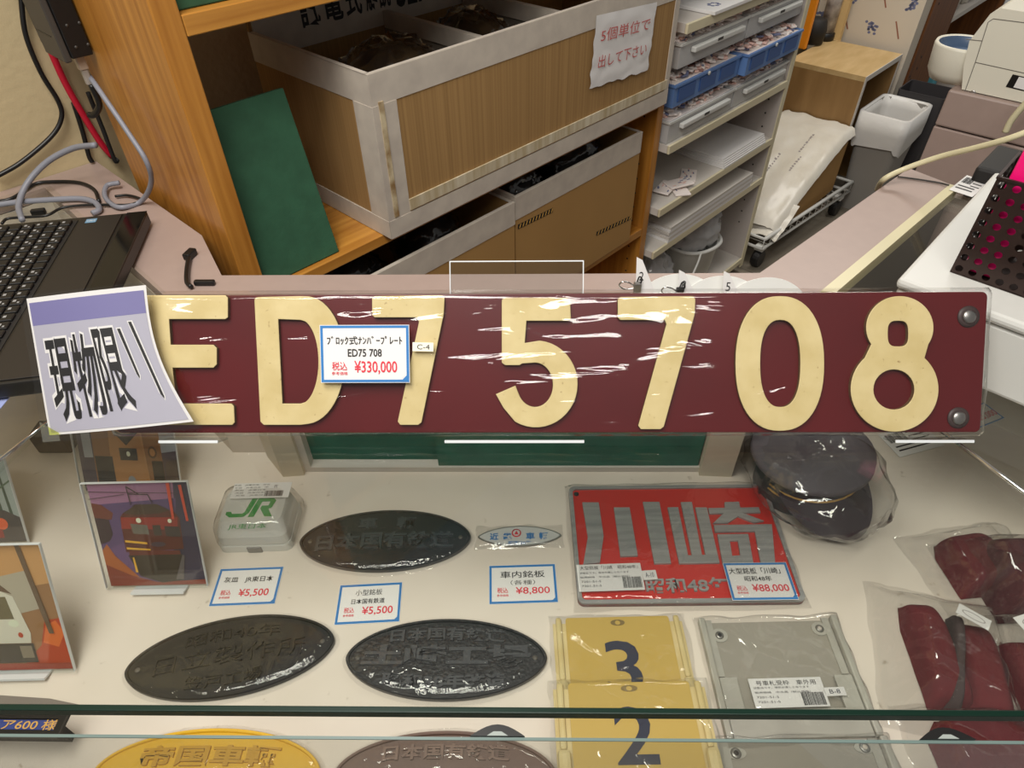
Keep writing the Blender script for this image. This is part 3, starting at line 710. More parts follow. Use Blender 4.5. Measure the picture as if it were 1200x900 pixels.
# ================================================================== PLYWOOD BOX, BINS, POST, FAR SHELF
ply = mat('plywood', (200, 172, 124), 0.55, rgb2=(184, 154, 104), vscale=7, stretch=(1, 4, 4))
plyd = mat('plywood_side', (164, 128, 80), 0.55, rgb2=(138, 104, 60), vscale=5, stretch=(3, 3, 0.6))
pb = Thing('plywood_box', 'open-fronted plywood box cupboard with white edges behind the bins', 'cabinet', MB4, (2.9, 0.1, 0))
fe0, fm0 = em(1013, 90, 0.585); fe1 = em(1071, 66, 0.585)[0]; PY0, PY1 = -0.04, 0.30
ms = Mesh(); ms.box(fe0, fe1, PY0, PY1, 0.565, 0.585, ply); ms.box(fe0 - 0.0005, fe1 + 0.0005, PY0 - 0.003, PY0, 0.563, 0.5855, WHITEP); pb.part('top', ms)
ms = Mesh(); ms.box(fe0, fe0 + 0.02, PY0, PY1, 0, 0.5645, plyd); ms.box(fe0 - 0.0005, fe0 + 0.02, PY0 - 0.003, PY0, 0, 0.5628, WHITEP); pb.part('side_panel', ms)
ms = Mesh(); ms.box(fe1 - 0.02, fe1, PY0, PY1, 0, 0.5645, plyd); ms.box(fe1 - 0.012, fe1 + 0.0005, PY0 - 0.003, PY0, 0, 0.5628, WHITEP); pb.part('side_panel', ms)
ms = Mesh(); ms.box(fe0 + 0.0205, fe1 - 0.0205, PY1 - 0.01, PY1, 0, 0.5645, plyd); pb.part('back_panel', ms)
# trash bin with liner
tb = Thing('trash_bin', 'grey rectangular trash bin with white plastic liner by the plywood box', 'bin', MB4, (2.93, -0.13, 0))
bc = (fe0 + 0.16, PY0 - 0.115)
def bin_rings(c, w0, d0, w1, d1, z0, z1, r=0.03):
    return [[Vector((c[0] + x, c[1] + y, z)) for x, y in rrect(-w / 2, w / 2, -d / 2, d / 2, r)] for w, d, z in ((w0, d0, z0), (w1, d1, z1))]
gbin = mat('bin_grey', (150, 146, 140), 0.5)
ms = Mesh(); R = bin_rings(bc, 0.20, 0.15, 0.27, 0.20, 0.0005, 0.44); R2 = bin_rings(bc, 0.19, 0.14, 0.26, 0.19, 0.01, 0.44)
ms.rings(R + R2[::-1], gbin, True, True, smooth=False); tb.part('bucket', ms)
liner = mat('bin_liner', (214, 212, 208), 0.35, bump=0.8, bscale=30)
ms = Mesh(); rs = []
for k, (wd, dd, z) in enumerate(((0.282, 0.212, 0.30), (0.286, 0.216, 0.37), (0.284, 0.214, 0.446), (0.262, 0.192, 0.448), (0.25, 0.18, 0.40), (0.22, 0.16, 0.25))):
    rs.append([Vector((bc[0] + x * (1 + 0.03 * noise.noise(Vector((x * 30, y * 30, k)))), bc[1] + y * (1 + 0.03 * noise.noise(Vector((x * 30, y * 30, k + 5)))), z + (0.09 * noise.noise(Vector((x * 22, y * 22, 2))) if k == 0 else 0))) for x, y in rrect(-wd / 2, wd / 2, -dd / 2, dd / 2, 0.03, 8)])
ms.rings(rs, liner, False, False); tb.part('bin_liner', ms)
db = Thing('trash_bin', 'dark grey slim bin standing between the lined bin and the brown post', 'bin', MB4, (fe0 + 0.40, PY0 - 0.12, 0))
ms = Mesh(); bc2 = (fe0 + 0.395, PY0 - 0.155); R = bin_rings(bc2, 0.14, 0.17, 0.17, 0.20, 0.0005, 0.47, 0.015); R2 = bin_rings(bc2, 0.13, 0.16, 0.16, 0.19, 0.01, 0.47, 0.012)
ms.rings(R + R2[::-1], mat('bin_dark', (58, 56, 58), 0.45), True, True, smooth=False); db.part('bucket', ms)
# items on the plywood box
exx = max(em(1040, 52, 0.60)[0], fe1 + 0.03); pe0_ = front(1073, 66, -0.06)[0]
pc = Thing('printed_carton', 'tall white carton with blue cluster prints between the plywood box and brown post', 'box', MB4, (exx, 0.1, 0))
prn = mat('carton_white', (210, 200, 184), 0.6)
pm = Mesh(); pm.box(exx, max(exx + 0.03, pe0_ - 0.003), -0.05, 0.40, 0.0005, 1.3, prn); pc.part('box_body', pm)
brn = mat('print_brown', (150, 100, 80), 0.7); rn = random.Random(3)
TE = Matrix.Translation((exx - 0.0003, 0, 0)) @ Matrix(((0, 0, 1, 0), (-1, 0, 0, 0), (0, 1, 0, 0), (0, 0, 0, 1)))
pm = Mesh()
for i in range(4):
    for j in range(5):
        x = -0.37 + i * 0.115 + 0.02 * (j % 2); z = 0.66 + j * 0.11; pm = Mesh()
        if (i + j) % 2 == 0:
            for k in range(18): pm.outline([ell(x + rn.gauss(0, 0.011), z + rn.gauss(0, 0.014), 0.007, 0.006, 7)], 0, 0.0001, pk_mats[2], tf=TE)
        else: pm.outline([[(x - 0.020, z + 0.034), (x - 0.014, z + 0.036), (x + 0.020, z - 0.030), (x + 0.014, z - 0.032)]], 0, 0.0001, brn, tf=TE)
        pc.part('printed_mark', pm)
cb = emz(984, 48, 0.586)
ms = Mesh(); ms.box(cb.x + 0.012, fe1 - 0.004, max(0.17, cb.y), 0.298, 0.5865, 1.15, mat('tan_board', (214, 184, 130), 0.6), 0.002); single('tan_carton', ms, 'narrow tan cardboard box between the white bottle and the printed carton', 'box', MB4, (cb.x, 0.2, 0.5865))
sp = emz(966, 46, 0.586)
scn = Thing('spray_can', 'white labelled bottle with a black base standing on the plywood box', 'bottle', MB4, (sp.x, sp.y, 0.586))
ms = Mesh(); ms.lathe([(0.036, 0.0006), (0.04, 0.004), (0.04, 0.03), (0.034, 0.032)], (sp.x, sp.y, 0.586), BLACK, 28); scn.part('base', ms)
ms = Mesh(); ms.lathe([(0.033, 0.0325), (0.034, 0.20), (0.026, 0.23), (0.014, 0.245), (0.014, 0.27)], (sp.x, sp.y, 0.586), mat('label_white', (206, 200, 194), 0.35, rgb2=(120, 112, 110), vscale=26), 28); scn.part('body', ms)
hp = emz(943, 45, 0.586)
ms = Mesh(); ms.lathe([(0.02, 0.0), (0.05, 0.005), (0.055, 0.06), (0.045, 0.1), (0.02, 0.11)], (sp.x - 0.10, sp.y + 0.02, 0.5868), BLACKM, 24); single('black_pot', ms, 'black round pot between the orange folder and white bottle', 'pot', MB4, (sp.x - 0.1, sp.y + 0.02, 0.5868))
ofx = emz(944, 58, 0.586); ms = Mesh(); ms.box(ofx.x - 0.012, ofx.x + 0.012, ofx.y, ofx.y + 0.20, 0.5866, 0.85, mat('orange_plastic', (236, 146, 26), 0.4), 0.004); single('orange_folder', ms, 'orange folder standing on the plywood box next to the white shelf', 'folder', MB4, (ofx.x, ofx.y, 0.5866))
# brown post (side of another bookcase) and its shelf
pmm = -0.06; pe0, pe1 = front(1073, 66, pmm)[0], front(1099, 66, pmm)[0]
fs_ = Thing('bookcase', 'far brown wooden bookcase with a broad post and pin holes', 'bookcase', MB4, (pe0, pmm, 0))
ms = Mesh(); ms.box(pe0, pe1, pmm, 0.40, 0, 2.2, PINED, 0.003)
for dx, z in ((0.03, 0.45), (0.06, 0.43), (0.10, 0.47), (0.045, 0.40), (0.08, 0.38), (0.10, 0.30), (0.05, 0.22), (0.06, 0.75), (0.1, 0.52)):
    ms.lathe([(0.006, 0), (0.006, 0.0008)], (0, 0, 0), INK, 8, tf=Matrix.Translation((pe0 + dx, pmm, z)) @ RX)
fs_.part('side_panel', ms)
for z in (0.11, 0.62, 1.02):
    ms = Mesh(); ms.box(pe1 + 0.001, pe1 + 1.0, pmm + 0.01, 0.40, z - 0.024, z, WHITEP); fs_.part('shelf', ms)
ms = Mesh(); ms.box(pe1 + 1.001, pe1 + 1.03, pmm, 0.40, 0, 2.2, PINED); fs_.part('side_panel', ms)
tl_ = mat('teal_bag', (70, 150, 166), 0.35, bump=0.5); pkb = mat('pink_bag', (206, 92, 124), 0.35, bump=0.5)
for nm, lab, c, r, mm in (('gift_bag', 'teal plastic bag low on the far bookcase beside the brown post', (pe1 + 0.28, pmm + 0.10, 0.24), (0.10, 0.07, 0.13), tl_), ('gift_bag', 'pink plastic bag low on the far bookcase in front of the teal bag', (pe1 + 0.09, pmm + 0.055, 0.18), (0.07, 0.04, 0.07), pkb), ('gift_bag', 'red topped bag high behind the teal bag on the far bookcase', (pe1 + 0.13, pmm + 0.25, 0.30), (0.08, 0.06, 0.19), mat('red_bag', (190, 36, 44), 0.35, bump=0.5))):
    single(nm, crumple(c, r[0], r[1], r[2], c[0] * 3, mm, 20, 0.22, 2.2, base=0.111), lab, 'bag', MB4, (c[0], c[1], 0.111), group='bags on the far bookcase')
for i, (de, z, mm, lab) in enumerate(((0.16, 0.74, milky, 'pale crinkled bag standing on a board of the far bookcase, left'), (0.36, 0.74, milky, 'pale crinkled bag standing on a board of the far bookcase, right'), (0.62, 0.74, mat('pale_blue_bag', (168, 190, 214), 0.4, bump=0.5), 'pale blue bag in the far bookcase above the printer'))):
    single('hanging_bag', crumple((pe1 + de, pmm + 0.06, z), 0.06, 0.03, 0.12, 60 + i, mm, 18, 0.25, 2.4, base=0.621), lab, 'bag', MB4, (pe1 + de, pmm + 0.06, z - 0.12), group='pale bags in the far bookcase')

# ================================================================== LEFT COUNTER: LAPTOP, WALL BOX, CABLES
lb = mat('laptop_black', (24, 22, 20), 0.38, var=0.1); 
a = at_z(172, 246, G + 0.028); b = at_z(146, 335, G + 0.028); c = at_z(0, 262, G + 0.028)
xd = (a - c).normalized(); yd0 = (a - b); yd = (yd0 - xd * yd0.dot(xd)).normalized()
ML = Matrix((xd, yd, Vector((0, 0, 1)))).transposed().to_4x4(); ML.translation = Vector((a.x, a.y, G + 0.0008))
q = ML.inverted() @ at_z(0, 456, G + 0.02); LD = -q.y; 
LW = 0.40
lap = Thing('laptop', 'black laptop with its keyboard open on the left counter', 'laptop', ML, (-LW / 2, -LD / 2, 0))
ms = Mesh(); ms.box(-LW, 0, -LD, 0, 0.004, 0.026, lb, 0.003); ms.box(-LW + 0.03, -0.03, -LD + 0.03, -0.03, 0.0, 0.004, BLACKM); lap.part('base', ms)
kx1 = (ML.inverted() @ at_z(91, 258, G + 0.028)).x; 
ms = Mesh(); ms.box(kx1 - 0.18, kx1, -LD + 0.008, -0.012, 0.026, 0.0268, BLACKM); lap.part('keyboard_deck', ms)
ms = Mesh(); kl = mat('key_print', (150, 150, 150), 0.6)
rnk = random.Random(5)
kw, kh = 0.0185, 0.0178; nr = int((LD - 0.03) / kh)
for r in range(nr):
    for cc in range(9):
        x1 = kx1 - 0.006 - cc * kw; y1 = -0.016 - r * kh
        big = (cc == 3 and r % 3 == 1)
        ms.box(x1 - kw + 0.003, x1, y1 - kh + 0.003, y1, 0.0268, 0.0305, KEY, 0.001, 1)
        if rnk.random() < 0.8:
            ms.box(x1 - kw + 0.006, x1 - kw + 0.010, y1 - 0.009, y1 - 0.0045, 0.0305, 0.0307, kl)
            if rnk.random() < 0.5: ms.box(x1 - 0.006, x1 - 0.0035, y1 - 0.0125, y1 - 0.0095, 0.0305, 0.0307, kl)
o = lap.part('keys', ms)
ms = Mesh(); ms.box(kx1 + 0.004, -0.036, -LD + 0.006, -0.006, 0.026, 0.0275, mat('palm_rest', (34, 30, 27), 0.5), 0.0007); lap.part('palm_rest', ms)
ms = Mesh(); ms.box(-0.030, 0.0005, -LD + 0.002, -0.002, 0.0258, 0.0266, mat('gloss_black', (10, 10, 11), 0.1)); lap.part('gloss_edge', ms)
s0 = ML.inverted() @ at_z(107, 259, G + 0.028)
ms = Mesh(); ms.box(s0.x - 0.008, s0.x + 0.008, s0.y - 0.006, s0.y + 0.006, 0.0276, 0.0279, mat('sticker_blue', (110, 150, 180), 0.3)); ms.text('CORE i5', s0.x, s0.y, 0.012, 0.004, 0.0281, WHITE); lap.part('sticker', ms)

# wall box
f0 = front(85, 70, 0.27); f1 = front(118, 61, 0.27)
wx0, wx1, wz = f0[0], min(f1[0], -0.003), f0[1]
wb = Thing('network_box', 'black and grey network box mounted high on the wall beside the bookcase', 'router', MB4, (wx0, 0.4, wz))
ms = Mesh(); ms.box(wx0 + 0.0005, wx1, 0.2703, 0.40, wz, wz + 0.25, BLACK, 0.002)
for dx, dz in ((0.012, 0.015), (0.03, 0.015), (0.012, 0.045), (0.03, 0.045)): ms.lathe([(0.0025, 0), (0.002, 0.001)], (0, 0, 0), DARKG, 8, tf=Matrix.Translation((wx0 + dx, 0.2703, wz + dz)) @ RX)
wb.part('black_face', ms)
ms = Mesh(); gm = side(53, 50, wx0 - 0.005)[0]; ms.box(wx0 - 0.010, wx0, 0.272, gm, wz - 0.004, wz + 0.26, DARKG, 0.002); ms.box(wx0 - 0.0105, wx0 - 0.010, 0.29, gm - 0.004, wz + 0.03, wz + 0.0315, BLACK); ms.box(wx0, wx0 + 0.02, 0.4005, 0.4745, wz + 0.1, wz + 0.2, DARKG); wb.part('grey_side', ms)
ms = Mesh(); ms.box(wx0 - 0.0108, wx0 - 0.0101, 0.30, 0.318, wz + 0.085, wz + 0.098, WHITE); wb.part('label', ms)
ms = Mesh(); px_ = (wx0 + wx1) / 2; ms.box(px_ - 0.008, px_ + 0.006, 0.285, 0.298, wz - 0.022, wz, mat('plug_clear', (186, 168, 150), 0.3), 0.002); ms.box(px_ - 0.006, px_ + 0.004, 0.287, 0.296, wz - 0.045, wz - 0.022, mat('plug_grey', (160, 152, 144), 0.4), 0.002); wb.part('network_plug', ms)

def wall_pts(pts, m): 
    out = []
    for u, v in pts:
        e, z = front(u, v, m); out.append(Vector((e, m, max(z, G + 0.004))))
    return out
def cable(label, pts, r, m, frame=MB4, name='cable', flat=1.0, n=8, group='cables on the left counter'):
    P = spline(pts, n); ms = Mesh(); ms.tube(P, r, m, 8, flat)
    return single(name, ms, label, 'cable', frame, P[-1], group=group)
cable('thick black cable hanging down the beige wall at far left', wall_pts([(24, -10), (30, 40), (48, 85), (68, 118), (72, 138), (60, 160), (25, 190), (-6, 208)], 0.46), 0.0042, BLACK)
RD = Mesh(); P = wall_pts([(57, 54), (80, 104), (115, 163), (150, 225)], 0.455); RD.tube(spline(P, 6), 0.0058, REDC, 8, 0.8); single('cable', RD, 'red flat cable running diagonally down the wall by the bookcase', 'cable', MB4, P[-1], group='cables on the left counter')
cable('black cable left of the red one, close to the wall', wall_pts([(86, 120), (97, 155), (104, 182), (110, 194)], 0.463), 0.0042, BLACK)
cable('black cable squeezed between the red cable and the bookcase side', wall_pts([(103, 108), (120, 150), (142, 205), (157, 230)], 0.44), 0.004, BLACKM)
pe = Vector((px_, 0.29, wz - 0.045)); 
cable('short black cord ending under the network plug', [pe, pe + Vector((0, 0, -0.03)), pe + Vector((-0.008, 0.02, -0.05)), pe + Vector((-0.014, 0.03, -0.052))], 0.005, BLACK)
def sp_(u, v, t): m_, z = side(u, v, t); return Vector((t, m_, max(z, G + 0.006)))
cable('pale grey network cable looping from the box down along the bookcase side', [pe + Vector((0.004, 0.004, 0.01)), sp_(118, 108, -0.02), sp_(150, 155, -0.02), sp_(172, 190, -0.02), sp_(177, 215, -0.02), emz(165, 236, G + 0.006), emz(140, 243, G + 0.006), emz(124, 232, G + 0.006), emz(125, 218, G + 0.01), emz(140, 214, G + 0.012)], 0.0042, GREYP)
def zc(pts, z=0.006): return [at_z(u, v, G + (p[0] if p else z)) for u, v, *p in pts]
cable('grey cable arching over the counter behind the laptop', zc([(112, 170, 0.09), (85, 174, 0.075), (55, 190, 0.055), (32, 215, 0.03), (22, 240, 0.01), (26, 258, 0.006)]), 0.005, GREYP, ID)
cable('grey cable lying flat behind the laptop', zc([(-10, 241), (20, 237), (60, 234), (95, 233), (112, 238), (116, 246), (108, 250)]), 0.005, GREYP, ID)
cable('thin black lead curving behind the laptop', zc([(-8, 237), (15, 232), (40, 216), (62, 213), (92, 214), (110, 222), (116, 236)], 0.004), 0.0032, BLACK, ID)
P = zc([(2, 262), (10, 256), (38, 254), (56, 252), (75, 243), (110, 240), (150, 240), (165, 234), (150, 229), (135, 230)], 0.005)
cable('thin black lead with an inline adapter behind the laptop', P, 0.0024, BLACK, ID)
p = at_z(47, 252, G); ms = Mesh(); ms.box(-0.011, 0.011, -0.005, 0.005, 0.0005, 0.011, BLACK, 0.002, tf=Matrix.Translation(p) @ Matrix.Rotation(0.25, 4, 'Z')); single('inline_adapter', ms, 'small black ferrite block on the lead behind the laptop', 'adapter', ID, p)
cable('short black lead with a plug lying on the mauve rail', zc([(222, 298), (219, 315), (219, 330), (224, 336)], 0.006), 0.0035, BLACK, ID, group='leads on the mauve rail')
p = at_z(222, 298, G + 0.006); ms = Mesh(); ms.box(-0.006, 0.006, -0.010, 0.012, -0.0055, 0.005, BLACK, 0.002, tf=Matrix.Translation(p) @ Matrix.Rotation(-0.2, 4, 'Z')); single('plug', ms, 'small black barrel plug lying on the mauve rail', 'plug', ID, (p.x, p.y, G))
p = at_z(240, 334, G); ms = Mesh(); ms.box(-0.014, 0.016, -0.004, 0.004, 0.0004, 0.008, BLACK, 0.002, tf=Matrix.Translation(p)); single('plug', ms, 'flat black plug end lying on the back rail', 'plug', ID, p)
# sliver of a coloured tag at the far left on the glass
p = at_z(-3, 470, G); ms = Mesh(); ms.prism([(p.x + x, p.y + y) for x, y in rrect(-0.03, 0.012, -0.018, 0.014, 0.006)], G + 0.0005, G + 0.0012, mat('lavender_card', (150, 160, 206), 0.6)); ms.prism([(p.x - 0.02, p.y + 0.012), (p.x + 0.012, p.y + 0.010), (p.x + 0.012, p.y + 0.016), (p.x - 0.02, p.y + 0.016)], G + 0.0013, G + 0.002, mat('yellow_tape', (214, 214, 80), 0.4)); single('price_card', ms, 'lavender card with yellow tape at the left edge of the glass', 'card', ID, (p.x, p.y, G))

# ================================================================== RIGHT COUNTER: WHITE BOX, PEN HOLDER, PRINTER
k = em(1060, 322, G + 0.10); we0, wm1 = k; k2 = em(1140, 252, G + 0.10); we1 = 0.80; wm0 = -1.45
we0 = 0.43
wbx = Thing('white_box', 'white rounded box on the right glass counter carrying the pen holder', 'box', MB4, (0.6, -1.1, G))
ms = Mesh(); ms.box(we0, we1, wm0, wm1, G + 0.0005, G + 0.086, WHITEPL, 0.005); wbx.part('body', ms)
ms = Mesh(); ms.box(we0 - 0.004, we1 + 0.004, wm0 - 0.004, wm1 + 0.003, G + 0.0865, G + 0.100, WHITEPL, 0.005); wbx.part('lid', ms)
# pen holder: perforated box open at the top
h0 = em(1113, 318, G + 0.101); pe_, pm1 = h0
hz = side(1160, 205, pe_)[1]; pm0 = pm1 - 0.13; pe2 = pe_ + 0.085
ph = Thing('pen_holder', 'brown black perforated metal pen holder standing on the white box', 'pen holder', MB4, (pe_ + 0.04, pm1 - 0.065, G + 0.1005))
hm = mat('dark_bronze', (58, 44, 40), 0.35, metal=0.5); hole_r = 0.0042
def perforated(w, h, nx, nz):
    """sheet with round holes: each cell a square ring around a circle"""
    vs, fs = [], []; n = 16
    sx, sz = w / nx, h / nz
    for i in range(nx):
        for j in range(nz):
            cx, cz = (i + 0.5) * sx, (j + 0.5) * sz; b = len(vs)
            for k in range(n):
                t = 2 * math.pi * k / n + math.pi / n; c, s = math.cos(t), math.sin(t)
                vs.append((cx + hole_r * c, cz + hole_r * s)); q = max(abs(c), abs(s)); vs.append((cx + sx / 2 * c / q, cz + sz / 2 * s / q))
            for k in range(n):
                k2 = (k + 1) % n; fs.append((b + 2 * k, b + 2 * k + 1, b + 2 * k2 + 1, b + 2 * k2))
            # corners
            for (ca, cb) in ((1, 1), (-1, 1), (-1, -1), (1, -1)):
                ks = [k for k in range(n) if math.cos(2 * math.pi * k / n + math.pi / n) * ca > 0 and math.sin(2 * math.pi * k / n + math.pi / n) * cb > 0]
                ks.sort(key=lambda k: math.atan2(math.sin(2 * math.pi * k / n + math.pi / n), math.cos(2 * math.pi * k / n + math.pi / n)))
                best = [(k, (k + 1) % n) for k in range(n)]
                for k, k2 in best:
                    p, q2 = vs[b + 2 * k + 1], vs[b + 2 * k2 + 1]
                    onx = lambda r: abs(abs(r[0] - cx) - sx / 2) < 1e-9; onz = lambda r: abs(abs(r[1] - cz) - sz / 2) < 1e-9
                    if onx(p) != onx(q2) and (p[0] + q2[0] - 2 * cx) * ca > 0 and (p[1] + q2[1] - 2 * cz) * cb > 0 and not (onx(p) and onz(p)) and not (onx(q2) and onz(q2)):
                        vs.append((cx + ca * sx / 2, cz + cb * sz / 2)); fs.append((b + 2 * k + 1, len(vs) - 1, b + 2 * k2 + 1))
    return vs, fs
hh = hz - G - 0.101
zb = G + 0.101
for nm, wd, pos in (('left', 0.13, lambda x, z, t: (pe_ + t, pm1 - x, zb + z)), ('right', 0.13, lambda x, z, t: (pe2 - t, pm1 - x, zb + z)), ('fr', 0.085, lambda x, z, t: (pe_ + x, pm0 + t, zb + z)), ('bk', 0.085, lambda x, z, t: (pe_ + x, pm1 - t, zb + z))):
    vs_, fs_2 = perforated(wd, hh, int(wd / 0.0135), int(hh / 0.0135)); ms = Mesh()
    ms.add([pos(x, z, 0.0) for x, z in vs_], fs_2, hm); ms.add([pos(x, z, 0.0012) for x, z in vs_], fs_2, hm)
    ph.part('perforated_panel', ms)
ms = Mesh(); ms.box(pe_, pe2, pm0, pm1, zb - 0.0003, zb + 0.0015, hm); ph.part('base', ms)
ms = Mesh()
for a0 in ((pe_ - 0.001, pe_ + 0.002, pm0, pm1), (pe2 - 0.002, pe2 + 0.001, pm0, pm1), (pe_, pe2, pm0 - 0.001, pm0 + 0.002), (pe_, pe2, pm1 - 0.002, pm1 + 0.001)): ms.box(a0[0], a0[1], a0[2], a0[3], zb + hh - 0.002, zb + hh + 0.001, hm)
ph.part('rim', ms)
pinkm = mat('hot_pink', (246, 20, 120), 0.3, coat=0.3)
def marker(name, label, e, m, dx, dy, hgt, w_, d_, mm, cat):
    T = Matrix.Translation((e, m, zb + 0.003)) @ Matrix.Rotation(dx, 4, 'Y') @ Matrix.Rotation(dy, 4, 'X')
    th = Thing(name, label, cat, MB4, (e, m, zb + 0.003), 'things in the pen holder')
    ms = Mesh(); ms.box(-w_ / 2, w_ / 2, -d_ / 2, d_ / 2, 0, hgt, mm, min(w_, d_) * 0.2, tf=T); th.part('body', ms)
    ms = Mesh(); ms.box(-w_ / 2 - 0.0006, -w_ / 2, -d_ * 0.32, -d_ * 0.2, hgt * 0.72, hgt * 0.95, BLACK, tf=T); th.part('slot', ms)
marker('cutter', 'hot pink cutter sticking out of the pen holder', pe_ + 0.016, pm1 - 0.026, 0.0, 0.0, hh + 0.035, 0.014, 0.034, pinkm, 'cutter')
for i, (de, dm, hgt, mm, lab) in enumerate(((0.02, 0.085, 0.09, mat('orange_pen', (230, 90, 40), 0.4), 'orange marker low inside the pen holder'), (0.05, 0.10, 0.10, mat('red_pen', (200, 30, 60), 0.4), 'red marker inside the pen holder'), (0.055, 0.03, hh * 0.9, BLACK, 'black marker inside the pen holder'))):
    ms = Mesh(); ms.lathe([(0.006, 0.0), (0.0075, 0.004), (0.0075, hgt * 0.8), (0.005, hgt * 0.84), (0.004, hgt)], (pe_ + de, pm1 - dm, zb + 0.003), mm, 16); single('marker', ms, lab, 'pen', MB4, (pe_ + de, pm1 - dm, zb + 0.003), group='things in the pen holder')
# barcode slip at the end of the counter
def slip(name, label, cat, pts, z, lines=True, thing=True):
    M, wd, h = flat_frame(pts, z); ms = Mesh(); ms.prism([(-wd / 2, -h / 2), (wd / 2, -h / 2), (wd / 2, h / 2), (-wd / 2, h / 2)], 0, 0.0006, WHITE)
    barcode(ms, -wd * 0.42, -wd * 0.02, h * 0.05, h * 0.40, 0.0009, 3)
    for k in range(3): ms.box(wd * 0.02, wd * 0.4, h * (0.30 - 0.16 * k), h * (0.34 - 0.16 * k), 0.0006, 0.0009, INK)
    for k in range(2): ms.box(-wd * 0.4, wd * 0.3, -h * (0.15 + 0.15 * k), -h * (0.10 + 0.15 * k), 0.0006, 0.0009, INK)
    return single(name, ms, label, cat, M)
def barcode(ms, x0, x1, y0, y1, z, seed):
    rr = random.Random(seed); x = x0; wd = x1 - x0
    while x < x1 - wd * 0.02:
        b = wd * rr.choice((0.012, 0.02, 0.03)); ms.prism([(x, y0), (min(x + b, x1), y0), (min(x + b, x1), y1), (x, y1)], z - 0.0002, z, INK); x += b + wd * rr.choice((0.012, 0.02, 0.028))
slip('barcode_slip', 'white barcode slip on the cream rail at the far end of the right counter', 'slip', [(1133, 206), (1158, 213), (1141, 232), (1112, 222)], G + 0.004)

# mauve cabinet beyond the counter end and the white printer on it
ME = 1.30; mtop = side(1112, 105, ME); mm1 = mtop[0]; mz = mtop[1]
mc = Thing('mauve_cabinet', 'mauve cabinet with a horizontal joint carrying the white printer', 'cabinet', MB4, (1.6, mm1 - 0.3, 0))
zj = side(1098, 148, ME)[1]
ms = Mesh(); ms.box(ME, ME + 0.5, mm1 - 0.7, mm1, 0, zj - 0.0015, MAUVE, 0.002); mc.part('body', ms)
ms = Mesh(); ms.box(ME, ME + 0.5, mm1 - 0.7, mm1, zj + 0.0015, mz, MAUVE, 0.004); mc.part('top_section', ms)
def S3(u, v): a_ = side(u, v, ME + 0.012); return a_
prt = Thing('label_printer', 'off-white desktop printer with a rounded blue-lined tray on the mauve cabinet', 'printer', MB4, (ME + 0.2, mm1 - 0.2, mz))
pw = mat('printer_white', (220, 216, 200), 0.4)
bl_, tl_2, = S3(1130, 116), S3(1143, 12)
pmx = bl_[0] + 0.012; ptop = S3(1150, 6)[1]
T_ = Matrix.Translation((ME + 0.012, 0, 0)) @ Matrix(((0, 0, 1, 0), (1, 0, 0, 0), (0, 1, 0, 0), (0, 0, 0, 1)))   # outline (m, z) extruded along e
pts = [(pmx, mz + 0.002), (pmx + 0.014, mz + 0.045), (pmx + 0.022, mz + 0.09), (pmx + 0.006, ptop - 0.012), (pmx - 0.008, ptop), (pmx - 0.35, ptop), (pmx - 0.35, mz + 0.002)]
ms = Mesh(); ms.prism(pts, 0, 0.30, pw, tf=T_); prt.part('body', ms)
ms = Mesh()
q = [S3(u, v) for u, v in ((1160, 24), (1200, 30), (1200, 82), (1145, 72))]
def groove(pts2, wdt=0.0014):
    for (a1, b1), (a2, b2) in zip(pts2, pts2[1:]):
        dx_, dz_ = a2 - a1, b2 - b1; L_ = math.hypot(dx_, dz_); nx_, nz_ = -dz_ / L_ * wdt / 2, dx_ / L_ * wdt / 2
        ms.prism([(a1 + nx_, b1 + nz_), (a2 + nx_, b2 + nz_), (a2 - nx_, b2 - nz_), (a1 - nx_, b1 - nz_)], -0.0005, 0.0, mat('groove_grey', (110, 106, 98), 0.6), tf=T_)
groove([S3(u, v) for u, v in ((1212, 28), (1164, 22), (1158, 26), (1143, 73), (1220, 90))]); groove([S3(1132, 46), S3(1151, 48)])
groove([S3(1143, 73), S3(1129, 112)])
prt.part('panel_joint', ms)
ms = Mesh(); sc = S3(1140, 109); ms.lathe([(0.0055, 0), (0.0055, 0.001), (0.003, 0.0012)], (0, 0, 0), STEEL, 18, tf=Matrix.Translation((ME + 0.012, sc[0], sc[1])) @ Matrix.Rotation(-math.pi / 2, 4, 'Y')); prt.part('screw', ms)
lb0 = S3(1187, 87); lb1 = S3(1200, 105)
ms = Mesh(); ms.prism([(lb0[0], lb0[1]), (lb0[0] - 0.07, lb0[1] - 0.002), (lb0[0] - 0.07, lb0[1] - 0.026), (lb0[0] + 0.002, lb0[1] - 0.024)], -0.001, 0, BLACK, tf=T_); ms.prism([(lb0[0] - 0.012, lb0[1] - 0.002), (lb0[0] - 0.068, lb0[1] - 0.004), (lb0[0] - 0.068, lb0[1] - 0.024), (lb0[0] - 0.011, lb0[1] - 0.022)], -0.0014, -0.001, WHITE, tf=T_); prt.part('label', ms)
# rounded tray bulging out
bcx, bcm = ME + 0.075, side(1093, 60, ME + 0.075)[0] - 0.058
ms = Mesh(); zt_ = side(1097, 50, ME + 0.03)[1]; zb_ = side(1097, 92, ME + 0.03)[1]
prof = [(0.02, zb_ - 0.012), (0.046, zb_ - 0.006), (0.056, zb_ + 0.012), (0.060, zt_ - 0.006), (0.058, zt_), (0.053, zt_ - 0.002)]
ms.lathe(prof, (bcx, bcm, 0), pw, 36, cap1=False); prt.part('tray', ms)
ms = Mesh(); ms.lathe([(0.053, zt_ - 0.002), (0.050, zt_ - 0.006), (0.046, zt_ - 0.02), (0.0, zt_ - 0.024)], (bcx, bcm, 0), mat('slate_blue', (70, 92, 122), 0.4), 36, cap0=False); prt.part('tray_lining', ms)
